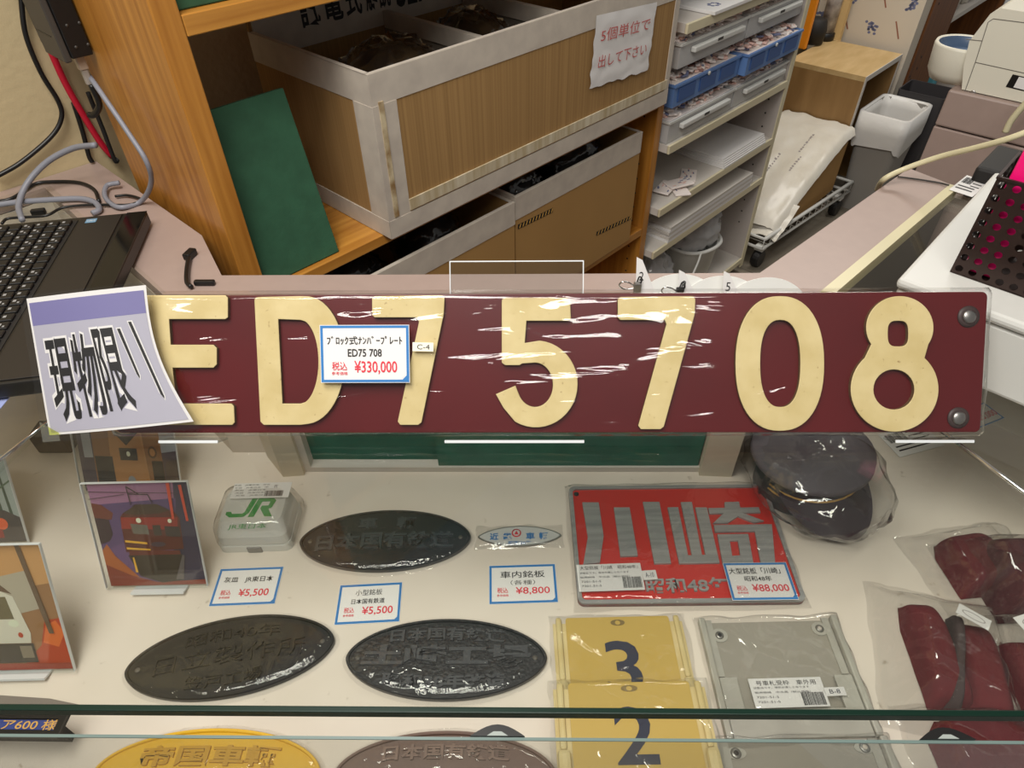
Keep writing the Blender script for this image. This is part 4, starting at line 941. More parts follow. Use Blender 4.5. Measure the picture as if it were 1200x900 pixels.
# black device below the printer and cream cable
b0 = em(1138, 165, G + 0.05)
bd = Thing('card_terminal', 'black terminal on the counter end behind the pen holder', 'terminal', MB4, (1.02, -0.83, G))
ms = Mesh(); ms.box(0.985, 1.11, -1.1, -0.785, G - 0.06, G + 0.03, BLACKM, 0.006); bd.part('body', ms)
ms = Mesh(); ms.box(1.04, 1.12, -1.08, -0.835, G + 0.0305, G + 0.075, DARKG, 0.01); bd.part('cradle', ms)
ms = Mesh(); ms.box(0.99, 1.11, -1.1, -0.786, G - 1.0, G - 0.0605, MAUVE); bd.part('stand', ms)
p = emz(1160, 205, G)
ms = Mesh(); ms.tube(spline([(0.955, -0.92, G + 0.02), (0.96, -0.85, G + 0.02), (0.955, -0.82, G + 0.012)], 6), 0.01, mat('red_strap', (170, 30, 50), 0.5), 8); single('strap', ms, 'dark red strap beside the black terminal', 'strap', MB4, (0.955, -0.9, G))
def sidept(u, v, e): m_, z = side(u, v, e); return Vector((e, m_, z))
cable('cream cable sweeping over the mauve counter to the printer', [emz(1028, 222, G - 0.03), emz(1036, 210, G + 0.012), emz(1060, 198, G + 0.03), sidept(1100, 184, 0.9), sidept(1140, 174, 0.88), sidept(1180, 163, 0.86), sidept(1215, 150, 0.86)], 0.0048, CREAMC, group='cream cables by the printer')
cable('cream cable rising in front of the mauve cabinet', [sidept(1178, 155, 1.24), sidept(1186, 140, 1.24), sidept(1205, 118, 1.24), sidept(1225, 100, 1.24)], 0.006, CREAMC, group='cream cables by the printer')
cable('thin grey wire taped along the mauve rail', [emz(1052, 207, G + 0.002), emz(1075, 210, G + 0.002), emz(1100, 214, G + 0.002), emz(1112, 217, G + 0.004)], 0.0015, DARKG, group='wires on the mauve rail')

# ================================================================== NUMBER PLATE ON THE GLASS
TILT = math.radians(38)
UP = Vector((0, math.sin(TILT), math.cos(TILT))); NRM = Vector((0, -math.cos(TILT), math.sin(TILT)))
pb0 = at_z(650, 507, G + 0.012)
def pp(u, v, off=0.0):
    q = on_plane(u, v, pb0 + NRM * off, NRM); return Vector((q.x - pb0.x, (q - pb0).dot(UP), off))
MP = Matrix((Vector((1, 0, 0)), UP, NRM)).transposed().to_4x4(); MP.translation = pb0
PT = 0.010
xl, xr = pp(132, 430).x, pp(1153, 430).x; ptop_ = pp(650, 344, 0).y
plate = Thing('number_plate', 'long maroon locomotive number plate with raised cream characters wrapped in clear plastic', 'number plate', MP, (0, 0, 0))
ms = Mesh(); ms.outline([rrect(xl, xr, 0.0, ptop_, 0.006)], -PT, PT - 0.002, MAROON, bev=0.001)
plate.part('backing_plate', ms)
def letter(name, polys):
    ms = Mesh(); ms.outline([[tuple(pp(u, v, 0.006)[:2]) for u, v in pl] for pl in polys], 0.0002, 0.0048, IVLET, mside=EDGEL, bev=0.0006)
    plate.part(name, ms)
def arcp(cx, cy, rx, ry, a0, a1, n=24):
    return [(cx + rx * math.cos(math.radians(a0 + (a1 - a0) * k / n)), cy + ry * math.sin(math.radians(a0 + (a1 - a0) * k / n))) for k in range(n + 1)]
letter('letter', [[(158, 346), (264, 346), (267, 349), (267, 372), (264, 374), (198, 374), (200, 404), (250, 404), (254, 408), (254, 427), (250, 431), (202, 431), (207, 473), (271, 473), (274, 476), (275, 495), (272, 498), (172, 498)]])
letter('letter', [[(298, 351), (301, 348), (352, 347)] + arcp(358, 422, 46, 75, -85, 85) + [(352, 498), (309, 498), (305, 494)], [(326, 374), (352, 375)] + arcp(352, 424, 21, 49, -75, 75) + [(352, 473), (331, 473)]])
letter('digit', [[(436, 350), (439, 347), (518, 346), (521, 350), (520, 368), (494, 495), (490, 498), (469, 498), (466, 494), (491, 377), (488, 372), (439, 372), (436, 369)]])
letter('digit', [[(588, 352), (591, 349), (665, 349), (668, 352), (669, 373), (666, 376), (617, 376), (615, 402)] + arcp(628, 450, 49, 51, -85, 120) + [(590, 478), (581, 462), (604, 452)] + arcp(627, 451, 21, 26, 150, -88) + [(612, 426), (609, 428), (592, 428), (588, 425)]])
letter('digit', [[(724, 351), (727, 348), (812, 347), (815, 351), (814, 369), (778, 500), (774, 503), (751, 503), (748, 499), (781, 380), (779, 375), (727, 375), (724, 372)]])
letter('digit', [ell(914, 426, 52, 79, 56, 2.3), ell(914.5, 426, 23.5, 51, 44, 2.4)])
letter('digit', [arcp(1048.5, 456, 51.5, 50, -47, 227, 44) + arcp(1054.6, 384, 39.5, 37, 148, 392, 36), ell(1052.5, 391, 12, 15, 28, 3.2), ell(1047.7, 456.5, 24, 23.5, 32)])
for u, v in ((1134.5, 371), (1122.5, 489.5)):
    p = pp(u, v); ms = Mesh()
    ms.lathe([(0.0115, 0.0001), (0.0115, 0.0012), (0.008, 0.0016)], (p.x, p.y, 0), mat('washer_dark', (58, 44, 42), 0.5), 24)
    ms.lathe([(0.0072, 0.0016), (0.0072, 0.003), (0.005, 0.0042)], (p.x, p.y, 0), STEEL, 20); plate.part('bolt', ms)
# clear sleeve stretched over it
ms = Mesh(); W_ = xr - xl + 0.012; H_ = ptop_ + 0.010
def slv(a, b):
    x = xl - 0.006 + a * W_; y = -0.005 + b * H_
    e = min(a * W_, (1 - a) * W_, b * H_, (1 - b) * H_); k = min(1, e / 0.006)
    d1 = noise.noise(Vector((x * 7 + y * 22, y * 38 - x * 9, 1.3))); d2 = noise.noise(Vector((x * 26, y * 10, 4.4)))
    return Vector((x, y, -0.008 + k * (0.0155 + 0.0018 * (1 - 2 * abs(d1)) + 0.0009 * d2)))
ms.grid(slv, 220, 44, FILM); plate.part('plastic_sleeve', ms)

def card_body(ms, wd, h, border=None, bw=0.05, fold=True, th=0.0006, base=WHITE, z=0.0):
    b = bw * h; ms.prism([(-wd / 2, -h / 2), (wd / 2, -h / 2), (wd / 2, h / 2), (-wd / 2, h / 2)], z, z + th, base)
    if border:
        g = 0.02 * h; frame_ring(ms, wd - g, h - g, b, z + th, z + th + 0.0002, border)
        if fold: ms.prism([(wd / 2 - 0.16 * h, -h / 2 + b * 0.5), (wd / 2 - b * .5, -h / 2 + b * 0.5), (wd / 2 - b * 0.5, -h / 2 + 0.16 * h)], z + th + 0.0002, z + th + 0.0004, BLUEINK); ms.prism([(wd / 2 - 0.19 * h, -h / 2 + b * 0.6), (wd / 2 - 0.10 * h, -h / 2 + 0.12 * h), (wd / 2 - b * 0.6, -h / 2 + 0.19 * h)], z + th + 0.0004, z + th + 0.0006, WHITE)
def lines(ms, wd, h, rows, z):
    for s, cx, cy, lw, lh, mm, bold in rows: ms.text(s, cx * wd, cy * h, lw * wd, lh * h, z, mm, bold=bold)
# price tag stuck on the sleeve
def on_plate(pts, off): return quad_frame(*[MP @ pp(u, v, off) for u, v in pts])
M, wd, h = on_plate([(374, 379.5), (479, 382), (481, 447), (377, 450)], 0.0135)
Mi = MP.inverted() @ M
ms = Mesh(); card_body(ms, wd, h, BLUEINK, 0.045)
lines(ms, wd, h, [('ﾌﾞﾛｯｸ式ﾅﾝﾊﾞｰﾌﾟﾚｰﾄ', 0, 0.235, 0.84, 0.15, INK, 0.012), ('ED75 708', 0, 0.02, 0.38, 0.135, INK, 0.015)], 0.0012)
for q in range(len(ms.v)): ms.v[q] = tuple(Mi @ Vector(ms.v[q]))
t1 = plate.part('price_tag', ms, label='blue-bordered white price tag reading ED75 708')
ms = Mesh(); lines(ms, wd, h, [('税込', -0.285, -0.21, 0.17, 0.15, REDINK, 0.008), ('参考価格', -0.285, -0.335, 0.18, 0.06, REDINK, 0.004), ('¥330,000', 0.12, -0.235, 0.48, 0.235, REDINK, 0.012)], 0.0012)
for q in range(len(ms.v)): ms.v[q] = tuple(Mi @ Vector(ms.v[q]))
plate.part('price_lettering', ms, t1, label='red price lettering')
M, wd, h = on_plate([(483.5, 401), (508, 401.5), (508, 412), (483.5, 411.5)], 0.0125); Mi = MP.inverted() @ M
ms = Mesh(); ms.box(-wd / 2, wd / 2, -h / 2, h / 2, 0, 0.0006, mat('cream_sticker', (236, 232, 214), 0.6)); ms.text('C-4', 0.02 * wd, 0, wd * 0.6, h * 0.55, 0.0009, INK)
for q in range(len(ms.v)): ms.v[q] = tuple(Mi @ Vector(ms.v[q]))
plate.part('stock_sticker', ms, label='small cream sticker reading C-4')

# large laminated notice in front of the plate's left end
M, wd, h = on_plate([(31, 350), (171, 334), (227, 494), (56, 510)], 0.024)
ntl, ntr, nbr, nbl = [MP.inverted() @ (MP @ pp(u, v, 0.024)) for u, v in ((31, 350), (171, 334), (227, 494), (58, 510))]
def nq(a, b, dz=0.0):
    """(a right, b up) on the sheet, gently bowed"""
    p = (nbl * (1 - a) + nbr * a) * (1 - b) + (ntl * (1 - a) + ntr * a) * b
    return Vector((p.x - 0.012 * math.sin(b * math.pi) * a * a, p.y, p.z + 0.010 * math.sin(a * math.pi) * (0.4 + 0.6 * (1 - b)) + dz))
lav = mat('lavender_grey', (176, 174, 188), 0.55, var=0.06, vscale=8); vio = mat('violet_band', (120, 116, 164), 0.5)
nt_ = Thing('laminated_notice', 'laminated lavender notice with heavy black characters leaning on the plate', 'sign', MP, tuple(nq(0.5, 0.0)))
def sheet(a0, a1, b0, b1, dz, m, nu=20, nv=20):
    g = Mesh(); g.grid(lambda a, b: nq(a0 + (a1 - a0) * a, b0 + (b1 - b0) * b, dz), nu, nv, m); return g
nt_.part('white_sheet', sheet(0, 1, 0, 1, 0.0, WHITE))
nt_.part('printed_field', sheet(0.02, 0.98, 0.02, 0.80, 0.0006, lav)); nt_.part('title_band', sheet(0.02, 0.98, 0.80, 0.965, 0.0007, vio))
ms = Mesh()
lamf = clear('laminate', (250, 250, 250), 1.6, 0.05, bump=0.25, bscale=12)
nt_.part('laminate', sheet(-0.05, 1.04, -0.05, 1.02, 0.0022, lamf, 30, 30))
wht = Mesh(); blk = Mesh()
for k, s in enumerate(('現', '物', '限')):
    for g, mm, bold, dz in ((wht, WHITE, 0.05, 0.0009), (blk, INK, 0.014, 0.0012)):
        t = Mesh(); gw, gh = (0.20, 0.60)
        grow = 1.0 if mm is INK else 1.0
        cu = 0.5; t.text(s, 0, 0, gw + (0.028 if mm is WHITE else 0), gh + (0.035 if mm is WHITE else 0), 0, mm, bold=bold)
        cx = (0.195, 0.405, 0.605)[k]; cy = (0.39, 0.41, 0.43)[k]
        vs2 = [nq(cx + x + 0.09 * (0.4 - (cy + y)) * 0.0, cy + y, dz) for x, y, z in t.v]
        b_ = len(g.v); g.add(vs2, t.f, mm)
for (a0, b0, a1, b1) in ((0.735, 0.70, 0.79, 0.36), (0.835, 0.74, 0.90, 0.20)):
    for g, mm, wdt, dz in ((wht, WHITE, 0.032, 0.0009), (blk, INK, 0.018, 0.0012)):
        P_ = [(a0 - wdt * 0.7, b0 + wdt * 0.6), (a0 + wdt * 0.7, b0 + wdt * 0.6), (a1 + wdt * 0.5, b1), (a1 + wdt * 0.1, b1 - wdt), (a1 - wdt * 0.5, b1 + wdt)]
        g.add([nq(x, y, dz) for x, y in P_], [list(range(len(P_)))[::-1]], mm)
nt_.part('character_outline', wht, label='white outline of the characters'); nt_.part('characters', blk, label='heavy black characters')
ms = Mesh(); ms.grid(lambda a, b: nq(-0.05 + 0.14 * a, -0.045 + 0.15 * b * (1 - 0.6 * a), 0.0025), 6, 6, clear('yellow_film', (226, 232, 120), 2.0, 0.08, bump=0.6, bscale=30, haze=0.1)); nt_.part('yellow_tape', ms)

# acrylic stand behind and under the plate
st = Thing('acrylic_stand', 'clear acrylic easel holding the maroon number plate', 'stand', MP, (0, 0, -0.02))
Ax0, Ax1 = pp(527, 330, -0.014).x, pp(684, 330, -0.014).x; Ay = pp(600, 307, -0.016).y
ms = Mesh(); ms.box(Ax0, Ax1, -0.001, Ay, -0.0165, -0.0135, ACRY); ms.box(Ax0, Ax1, Ay, Ay + 0.0012, -0.0165, -0.0135, ACRE)
for x in (Ax0, Ax1 - 0.001): ms.box(x, x + 0.001, 0, Ay, -0.0168, -0.0132, ACRE)
st.part('back_panel', ms)
for u0, u1 in ((195, 263), (523, 683), (1040, 1130)):
    x0_, x1_ = pp(u0, 505, 0).x, pp(u1, 505, 0).x
    ms = Mesh(); ms.box(x0_, x1_, -0.0085, -0.0062, -0.008, 0.016, ACRY); ms.box(x0_, x1_, -0.0085, -0.0055, 0.016, 0.0172, ACRE); st.part('ledge', ms)
# white discs with numbered slips and clips standing behind the plate
for i, (u, v) in enumerate(((800, 320.5), (853, 323.5), (908, 326.5))):
    zc_ = G + 0.0
    pt = at_z(u, v, G + 0.045); cx_, cy_ = pt.x, pt.y + 0.0 
    th = Thing('paper_disc', ('leftmost', 'middle', 'rightmost')[i] + ' of three white round discs standing behind the number plate', 'disc', ID, (cx_, cy_, G), 'white discs behind the plate')
    R_ = 0.062; T = Matrix.Translation((cx_, cy_, G + 0.0005)) @ Matrix.Rotation(math.radians(-52 - 1.5 * i), 4, 'X') 
    T = T @ Matrix.Rotation(math.radians(4 * i), 4, 'Z') @ Matrix.Translation((0, 0, 0))
    # disc cut by the glass: drawn as a segment of a circle standing on its chord
    seg = [(R_ * 1.02 * math.cos(t), -0.018 + R_ * 0.9 * math.sin(t)) for t in [math.radians(a_) for a_ in range(17, 164, 7)]]
    T = Matrix.Translation((cx_, cy_, G + 0.0004)) @ Matrix.Rotation(math.radians(70), 4, 'X')
    ms = Mesh(); ms.prism([(x, y) for x, y in seg], -0.001 - 0.004 * i, 0.0006 - 0.004 * i, mat('disc_white', (232, 232, 228), 0.5), tf=T)
    th.part('disc', ms)
    if True:
        sx_ = -0.055 - 0.002 * i; hgt = (0.058, 0.044, 0.046)[i]
        ms = Mesh(); P_ = [(sx_ - 0.004, 0.0), (sx_ + 0.028, 0.0), (sx_ + 0.002, hgt), (sx_ - 0.006, hgt + 0.004)]
        ms.prism(P_, 0.004, 0.0046, WHITE, tf=T); th.part('number_slip', ms)
        ms = Mesh(); ms.text(('2', '8', '5')[i], sx_ + 0.002, hgt * 0.62, 0.006, 0.012, 0.0049, INK, tf=T); th.part('number', ms)
    if i < 2:
        ms = Mesh(); c0 = T @ Vector((sx_ - 0.004, 0.016 + 0.004 * (1 - i), 0.006))
        ms.tube(spline([c0, c0 + Vector((-0.010, 0, 0.008)), c0 + Vector((-0.020, 0, 0.010)), c0 + Vector((-0.024, 0, 0.004)), c0 + Vector((-0.016, 0, -0.002)), c0], 5), 0.0011, CHROME, 6)
        ms.box(-0.004, 0.006, -0.004, 0.004, -0.006, 0.008, BLACK if i else STEEL, 0.001, tf=Matrix.Translation(c0)); ms.tube(spline([c0 + Vector((0.004, 0, 0.004)), c0 + Vector((0.006, 0, 0.014)), c0 + Vector((0.002, 0, 0.018)), c0 + Vector((0, 0, 0.01))], 5), 0.001, INK, 6)
        th.part('bulldog_clip', ms)

# ================================================================== INSIDE THE CASE
def card(name, label, pts, rows, z=D + 0.0006, border=BLUEINK, group='price cards in the case', extra=None):
    M, wd, h = flat_frame(pts, z); th = Thing(name, label, 'price card', M, (0, 0, 0), group)
    ms = Mesh(); card_body(ms, wd, h, border, 0.055); th.part('card', ms)
    a = Mesh(); lines(a, wd, h, [r for r in rows if r[5] is not REDINK], 0.0011); b = Mesh(); lines(b, wd, h, [r for r in rows if r[5] is REDINK], 0.0011)
    if a.v: th.part('lettering', a)
    if b.v: th.part('price_lettering', b, label='red price lettering')
    return th
ZK = ('税込', -0.30, -0.16, 0.16, 0.14, REDINK, 0.008); SK = ('参考価格', -0.30, -0.29, 0.17, 0.06, REDINK, 0.004)
card('price_card', 'price card reading 5,500 yen in front of the white ashtray', [(256, 667), (333, 664), (322, 708), (247, 711)], [('灰皿　JR東日本', 0, 0.17, 0.76, 0.17, INK, 0.01), ZK, SK, ('¥5,500', 0.13, -0.19, 0.46, 0.22, REDINK, 0.012)])
card('price_card', 'price card reading 5,500 yen between the two centre oval plates', [(400, 686), (474, 682), (466, 729), (390, 733)], [('小型銘板', -0.02, 0.27, 0.42, 0.15, INK, 0.0), ('日本国有鉄道', -0.02, 0.05, 0.52, 0.13, INK, 0.01), ZK, SK, ('¥5,500', 0.14, -0.20, 0.48, 0.22, REDINK, 0.012)])
card('price_card', 'price card reading 8,800 yen below the little bagged blue-lettered plate', [(573, 663), (651, 661), (654, 706), (573, 709)], [('車内銘板', 0, 0.24, 0.66, 0.18, INK, 0.006), ('（各種）', 0, 0.03, 0.36, 0.12, INK, -0.005), ZK, SK, ('¥8,800', 0.14, -0.19, 0.50, 0.20, REDINK, 0.008)])
card('price_card', 'price card with red digits half hidden behind the right end of the number plate', [(1128, 480), (1160, 470), (1170, 492), (1136, 508)], [('¥55,000', 0.1, -0.1, 0.75, 0.35, REDINK, 0.012)], z=D + 0.001)
slip('barcode_slip', 'white barcode slip beside the bagged cap under the right end of the plate', 'slip', [(1033, 506), (1090, 496), (1097, 522), (1050, 540)], D + 0.001)

# cast oval plates
iron = mat('cast_black', (28, 29, 31), 0.42, bump=0.6, bscale=200, coat=0.25); iron2 = mat('painted_black', (15, 15, 15), 0.45, bump=0.15, bscale=150, coat=0.1)
ironb = mat('cast_blueblack', (32, 38, 42), 0.34, bump=0.15, bscale=90, coat=0.4)
yel = mat('cast_yellow', (226, 178, 32), 0.42, coat=0.4, bump=0.1); brw = mat('cast_brown', (104, 78, 68), 0.45, coat=0.4, bump=0.2)
LETM = {'cast_black': mat('letter_iron', (66, 68, 71), 0.4, bump=0.3, bscale=180, coat=0.3), 'painted_black': mat('letter_black', (26, 26, 26), 0.3, coat=0.3), 'cast_blueblack': mat('letter_blueblack', (60, 68, 73), 0.34, coat=0.4), 'cast_yellow': mat('letter_yellow', (196, 148, 30), 0.4), 'cast_brown': mat('letter_brown', (124, 98, 86), 0.45)}  # lettering tones set apart from each plate so the relief reads
def oval(label, L_, R_pt, top, bot, m, rows, pw=0.57, rough=0.0, name='oval_nameplate', th_=0.009, rim=0.005, film=True, curve=0.0):
    l, r = at_z(*L_, D), at_z(*R_pt, D); t, b = at_z(*top, D + 0.006), at_z(*bot, D)
    x = (r - l); wd = x.length; x.normalize(); z = Vector((0, 0, 1)); y = z.cross(x); c = (l + r) / 2
    h = (t - b).dot(y); c = c + y * (((t + b) / 2 - c).dot(y))
    M = Matrix((x, y, z)).transposed().to_4x4(); M.translation = Vector((c.x, c.y, D + 0.0005))
    th = Thing(name, label, 'nameplate', M, (0, 0, 0), 'cast oval nameplates in the case')
    def shape(s, n=72, dx=0.0):
        out = []
        for k in range(n):
            tt = 2 * math.pi * k / n; cc = math.cos(tt); xx = cc
            yy = (max(0, 1 - xx * xx)) ** pw * (1 if math.sin(tt) >= 0 else -1)
            out.append(((wd / 2 - s) * xx, (h / 2 - s) * yy))
        return out
    def ring(s, z): return [Vector((a, b_, z)) for a, b_ in shape(s)]
    ms = Mesh(); ms.rings([ring(0.001, 0), ring(0, 0.0012), ring(0, th_ - 0.0015), ring(0.0012, th_), ring(rim - 0.001, th_), ring(rim, th_ - 0.0025)], m, smooth=False)
    th.part('plate', ms)
    for s in (-1, 1):
        ms = Mesh(); ms.lathe([(0.0034, 0), (0.0034, 0.0004)], (s * (wd / 2 - 0.016), 0, th_ - 0.0024), mat('hole_grey', (96, 92, 86), 0.6), 14); th.part('screw_hole', ms)
    ms = Mesh()
    lm_ = LETM.get(m.name, m)
    for s, cx, cy, lw, lh, bold, arc in rows:
        ms.text(s, cx * wd, cy * h, lw * wd, lh * h, th_ - 0.0026, lm_, ex=0.0034, bold=bold, arc=arc * h)
    th.part('raised_lettering', ms)
    if film:
        fm = Mesh(); rr = []
        for s, z in ((-0.006, 0.0004), (-0.002, 0.003), (0.003, th_ + 0.0012), (0.016, th_ + 0.0024)):
            rr.append([Vector((a * (1 + 0.012 * noise.noise(Vector((a * 40, b_ * 40, 1)))) , b_ * (1 + 0.03 * noise.noise(Vector((a * 50, b_ * 50, 2)))), z)) for a, b_ in shape(s)])
        fm.rings(rr, FILMO, False, True); th.part('plastic_sleeve', fm)
    return M
oval('bluish black oval plate with worn lettering right of the ashtray', (352, 640), (552, 634), (446, 599), (440, 672), ironb, [('車　輌', 0.0, 0.27, 0.34, 0.19, 0.03, 0.0), ('日本国有鉄道', 0.0, -0.03, 0.80, 0.27, 0.03, 0.03)])
oval('plain black oval plate tilted at the front left', (150, 786), (393, 748), (290, 722), (252, 822), iron2, [('昭和40年', 0.0, 0.26, 0.46, 0.15, -0.01, 0.04), ('日立製作所', 0.0, 0.0, 0.72, 0.22, -0.012, 0.03), ('笠戸工場', -0.02, -0.28, 0.36, 0.15, -0.01, -0.03)])
oval('rough black oval plate with bold raised lettering in the centre front', (406, 776), (641, 776), (528, 726), (525, 823), iron, [('日本国有鉄道', 0.0, 0.28, 0.58, 0.17, 0.03, 0.03), ('土崎工場', 0.0, 0.02, 0.84, 0.26, 0.045, 0.0), ('昭和38年改造', 0.0, -0.28, 0.60, 0.17, 0.04, -0.03)])
oval('yellow oval plate against the front pane', (112, 908), (376, 908), (245, 854), (245, 962), yel, [('帝国車輛', 0.0, 0.17, 0.62, 0.24, 0.03, 0.02), ('昭和30年', 0.0, -0.2, 0.5, 0.18, 0.02, -0.02)])
oval('brown oval plate against the front pane', (392, 912), (652, 912), (520, 857), (520, 965), brw, [('日本国有鉄道', 0.0, 0.24, 0.58, 0.18, 0.03, 0.03), ('大宮工場', 0.0, -0.06, 0.8, 0.24, 0.03, 0.0)])

# small blue lettered plate in a clear packet
M, wd, h = flat_frame([(558, 617), (660, 615), (661, 642), (557, 644)], D + 0.0006)
kk = Thing('small_nameplate', 'little white plate with blue lettering in a clear packet', 'nameplate', M, (0, 0, 0))
sh_ = [((wd * 0.475) * math.cos(t), (h * 0.44) * max(0, 1 - math.cos(t) ** 2) ** 0.75 * (1 if math.sin(t) >= 0 else -1)) for t in [2 * math.pi * k / 60 for k in range(60)]]
wpl = mat('enamel_white', (206, 206, 204), 0.35)
ms = Mesh(); ms.prism(sh_, 0.0006, 0.003, STEEL); ms.prism([(a * 0.96, b * 0.9) for a, b in sh_], 0.003, 0.0034, wpl); kk.part('plate', ms)
ms = Mesh()
for s, x in (('近', -0.29), ('畿', -0.14), ('車', 0.12), ('輛', 0.27)): ms.text(s, x * wd, -0.02 * h, 0.10 * wd, 0.30 * h, 0.0038, BLUEINK, bold=0.03)
ms.text('昭和36年', 0, -0.30 * h, 0.26 * wd, 0.16 * h, 0.0038, BLUEINK, bold=0.02); kk.part('lettering', ms, label='blue lettering')
ms = Mesh(); ms.lathe([(0.0075, 0), (0.0075, 0.0003)], (-0.005, 0.12 * h, 0.0036), REDINK, 24); ms.prism(ell(-0.005, 0.12 * h, 0.0055, 0.0055, 20), 0.0039, 0.0041, wpl); ms.prism([(-0.0085, 0.12 * h - 0.003), (-0.0015, 0.12 * h - 0.003), (-0.005, 0.12 * h + 0.004)], 0.0041, 0.0043, REDINK); kk.part('emblem', ms, label='round red emblem')
kk.part('plastic_sleeve', film_sheet(wd, h, 0.0052, 0.0012, 3, FILM2, 30, 14, 0.2, 0.0004))

# JR ashtray in a bag
M, wd, h = flat_frame([(270, 592), (352, 589), (347, 650), (262, 652)], D + 0.0006)
aw, ad, ah = wd, h * 0.86, 0.055
ash = Thing('ashtray', 'white plastic train ashtray with a green logo wrapped in clear plastic', 'ashtray', M, (0, 0, 0))
def rr3(w_, d_, z, r=0.012, cy=0.0): return [Vector((x, y + cy, z)) for x, y in rrect(-w_ / 2, w_ / 2, -d_ / 2, d_ / 2, r)]
ms = Mesh(); ms.rings([rr3(aw, ad, 0.0), rr3(aw * 1.0, ad, 0.014), rr3(aw * 0.99, ad * 0.985, 0.016)], WHITEPL, True, True, False); ash.part('base', ms)
ms = Mesh(); ms.rings([rr3(aw * 0.975, ad * 0.97, 0.017), rr3(aw * 0.95, ad * 0.93, 0.034), rr3(aw * 0.86, ad * 0.80, ah - 0.004, cy=0.006), rr3(aw * 0.82, ad * 0.76, ah, cy=0.006)], WHITEPL, True, True, False); ash.part('lid', ms)
ms = Mesh(); ms.box(-0.011, 0.011, -ad / 2 - 0.002, -ad / 2 + 0.006, 0.0, 0.013, mat('notch_grey', (128, 126, 124), 0.5), 0.001); ash.part('catch', ms)
jg = mat('logo_green', (30, 140, 66), 0.5); tf = Matrix.Translation((0, 0.000, ah + 0.0004)); s_ = aw * 0.62
J = [(-0.5, -0.05), (-0.40, -0.05), (-0.36, -0.12), (-0.14, -0.12), (-0.10, -0.07), (-0.02, 0.38), (0.10, 0.38), (0.0, -0.10), (-0.09, -0.22), (-0.16, -0.235), (-0.40, -0.235), (-0.50, -0.14)]
Rr = [(0.02, -0.235), (0.13, 0.28), (0.36, 0.28), (0.355, 0.17), (0.20, 0.17), (0.19, 0.09), (0.39, -0.235), (0.54, -0.235), (0.36, 0.07), (0.44, 0.09), (0.47, 0.16), (0.49, 0.30), (0.44, 0.38), (0.02, 0.38), (-0.11, -0.235)]
ms = Mesh(); cyj = -0.004
ms.outline([[(x * s_ - 0.004, y * s_ * 0.8 + cyj) for x, y in J]], ah + 0.0003, 0.0003, jg)
ms.outline([[(x * s_ - 0.004, y * s_ * 0.8 + cyj) for x, y in [(0.13, -0.235), (0.22, 0.27), (0.40, 0.27), (0.38, 0.13), (0.24, 0.13), (0.22, 0.03), (0.36, -0.235), (0.52, -0.235), (0.40, 0.02), (0.46, 0.05), (0.52, 0.30), (0.46, 0.38), (0.12, 0.38), (0.0, -0.235)]]], ah + 0.0003, 0.0003, jg)
ms.text('JR東日本', 0.0, -0.035, aw * 0.5, 0.011, ah + 0.0006, jg)
ash.part('logo', ms, label='green lettering')
lm = Mesh(); lw, lh = aw * 0.80, 0.030; ly = ad * 0.36
lm.box(-lw / 2 + 0.006, lw / 2 + 0.006, ly - lh / 2, ly + lh / 2, ah + 0.0034, ah + 0.0040, WHITE)
for k in range(5): lm.text('灰皿　JR東日本　中古品'[: 11 - k], -lw * 0.12, ly + lh * (0.36 - 0.17 * k), lw * (0.62 - 0.04 * k), lh * 0.10, ah + 0.0042, INK)
barcode(lm, lw * 0.14, lw * 0.46, ly - lh * 0.40, ly - lh * 0.05, ah + 0.0044, 9); lm.text('古', lw * 0.30, ly + lh * 0.25, 0.006, 0.006, ah + 0.0042, INK)
ash.part('barcode_label', lm, label='white barcode label')
bg = Mesh()
rs = []
for sc_, z in ((1.06, 0.0004), (1.07, 0.02), (0.99, 0.045), (0.9, ah + 0.003), (0.55, ah + 0.005)):
    rs.append([Vector((x * sc_ * (1 + 0.05 * noise.noise(Vector((x * 40, y * 40, z * 30)))), y * sc_ * (1 + 0.05 * noise.noise(Vector((x * 40, y * 40, z * 30 + 7)))) + 0.004, z)) for x, y in rrect(-aw / 2, aw / 2, -ad / 2, ad / 2, 0.014, 10)])
bg.rings(rs, FILM2, False, True); ash.part('plastic_wrap', bg)

# red builder's plate
rq = [(668, 574), (897, 572), (941, 708), (675, 712)]
M, wd, h = flat_frame(rq, D + 0.0006)
rpz = 0.010
red = mat('signal_red', (206, 44, 34), 0.4, coat=0.4)
rb = Thing('builders_plate', 'big red rectangular plate with silver characters and an aluminium rim', 'nameplate', M, (0, 0, 0))
ms = Mesh(); ms.outline([rrect(-wd / 2, wd / 2, -h / 2, h / 2, 0.010)], 0, rpz - 0.003, red); rb.part('plate', ms)
ms = Mesh(); ms.outline([rrect(-wd / 2, wd / 2, -h / 2, h / 2, 0.010), rrect(-wd / 2 + 0.006, wd / 2 - 0.006, -h / 2 + 0.006, h / 2 - 0.006, 0.006)], 0.0, rpz, ALU); rb.part('rim', ms)
Mi = M.inverted()
def rp_(zx, zy):
    u, v = 650 + zx / 3.871, 560 + zy / 3.871
    p = Mi @ at_z(u, v, D + 0.0006 + rpz); return (p.x, p.y)
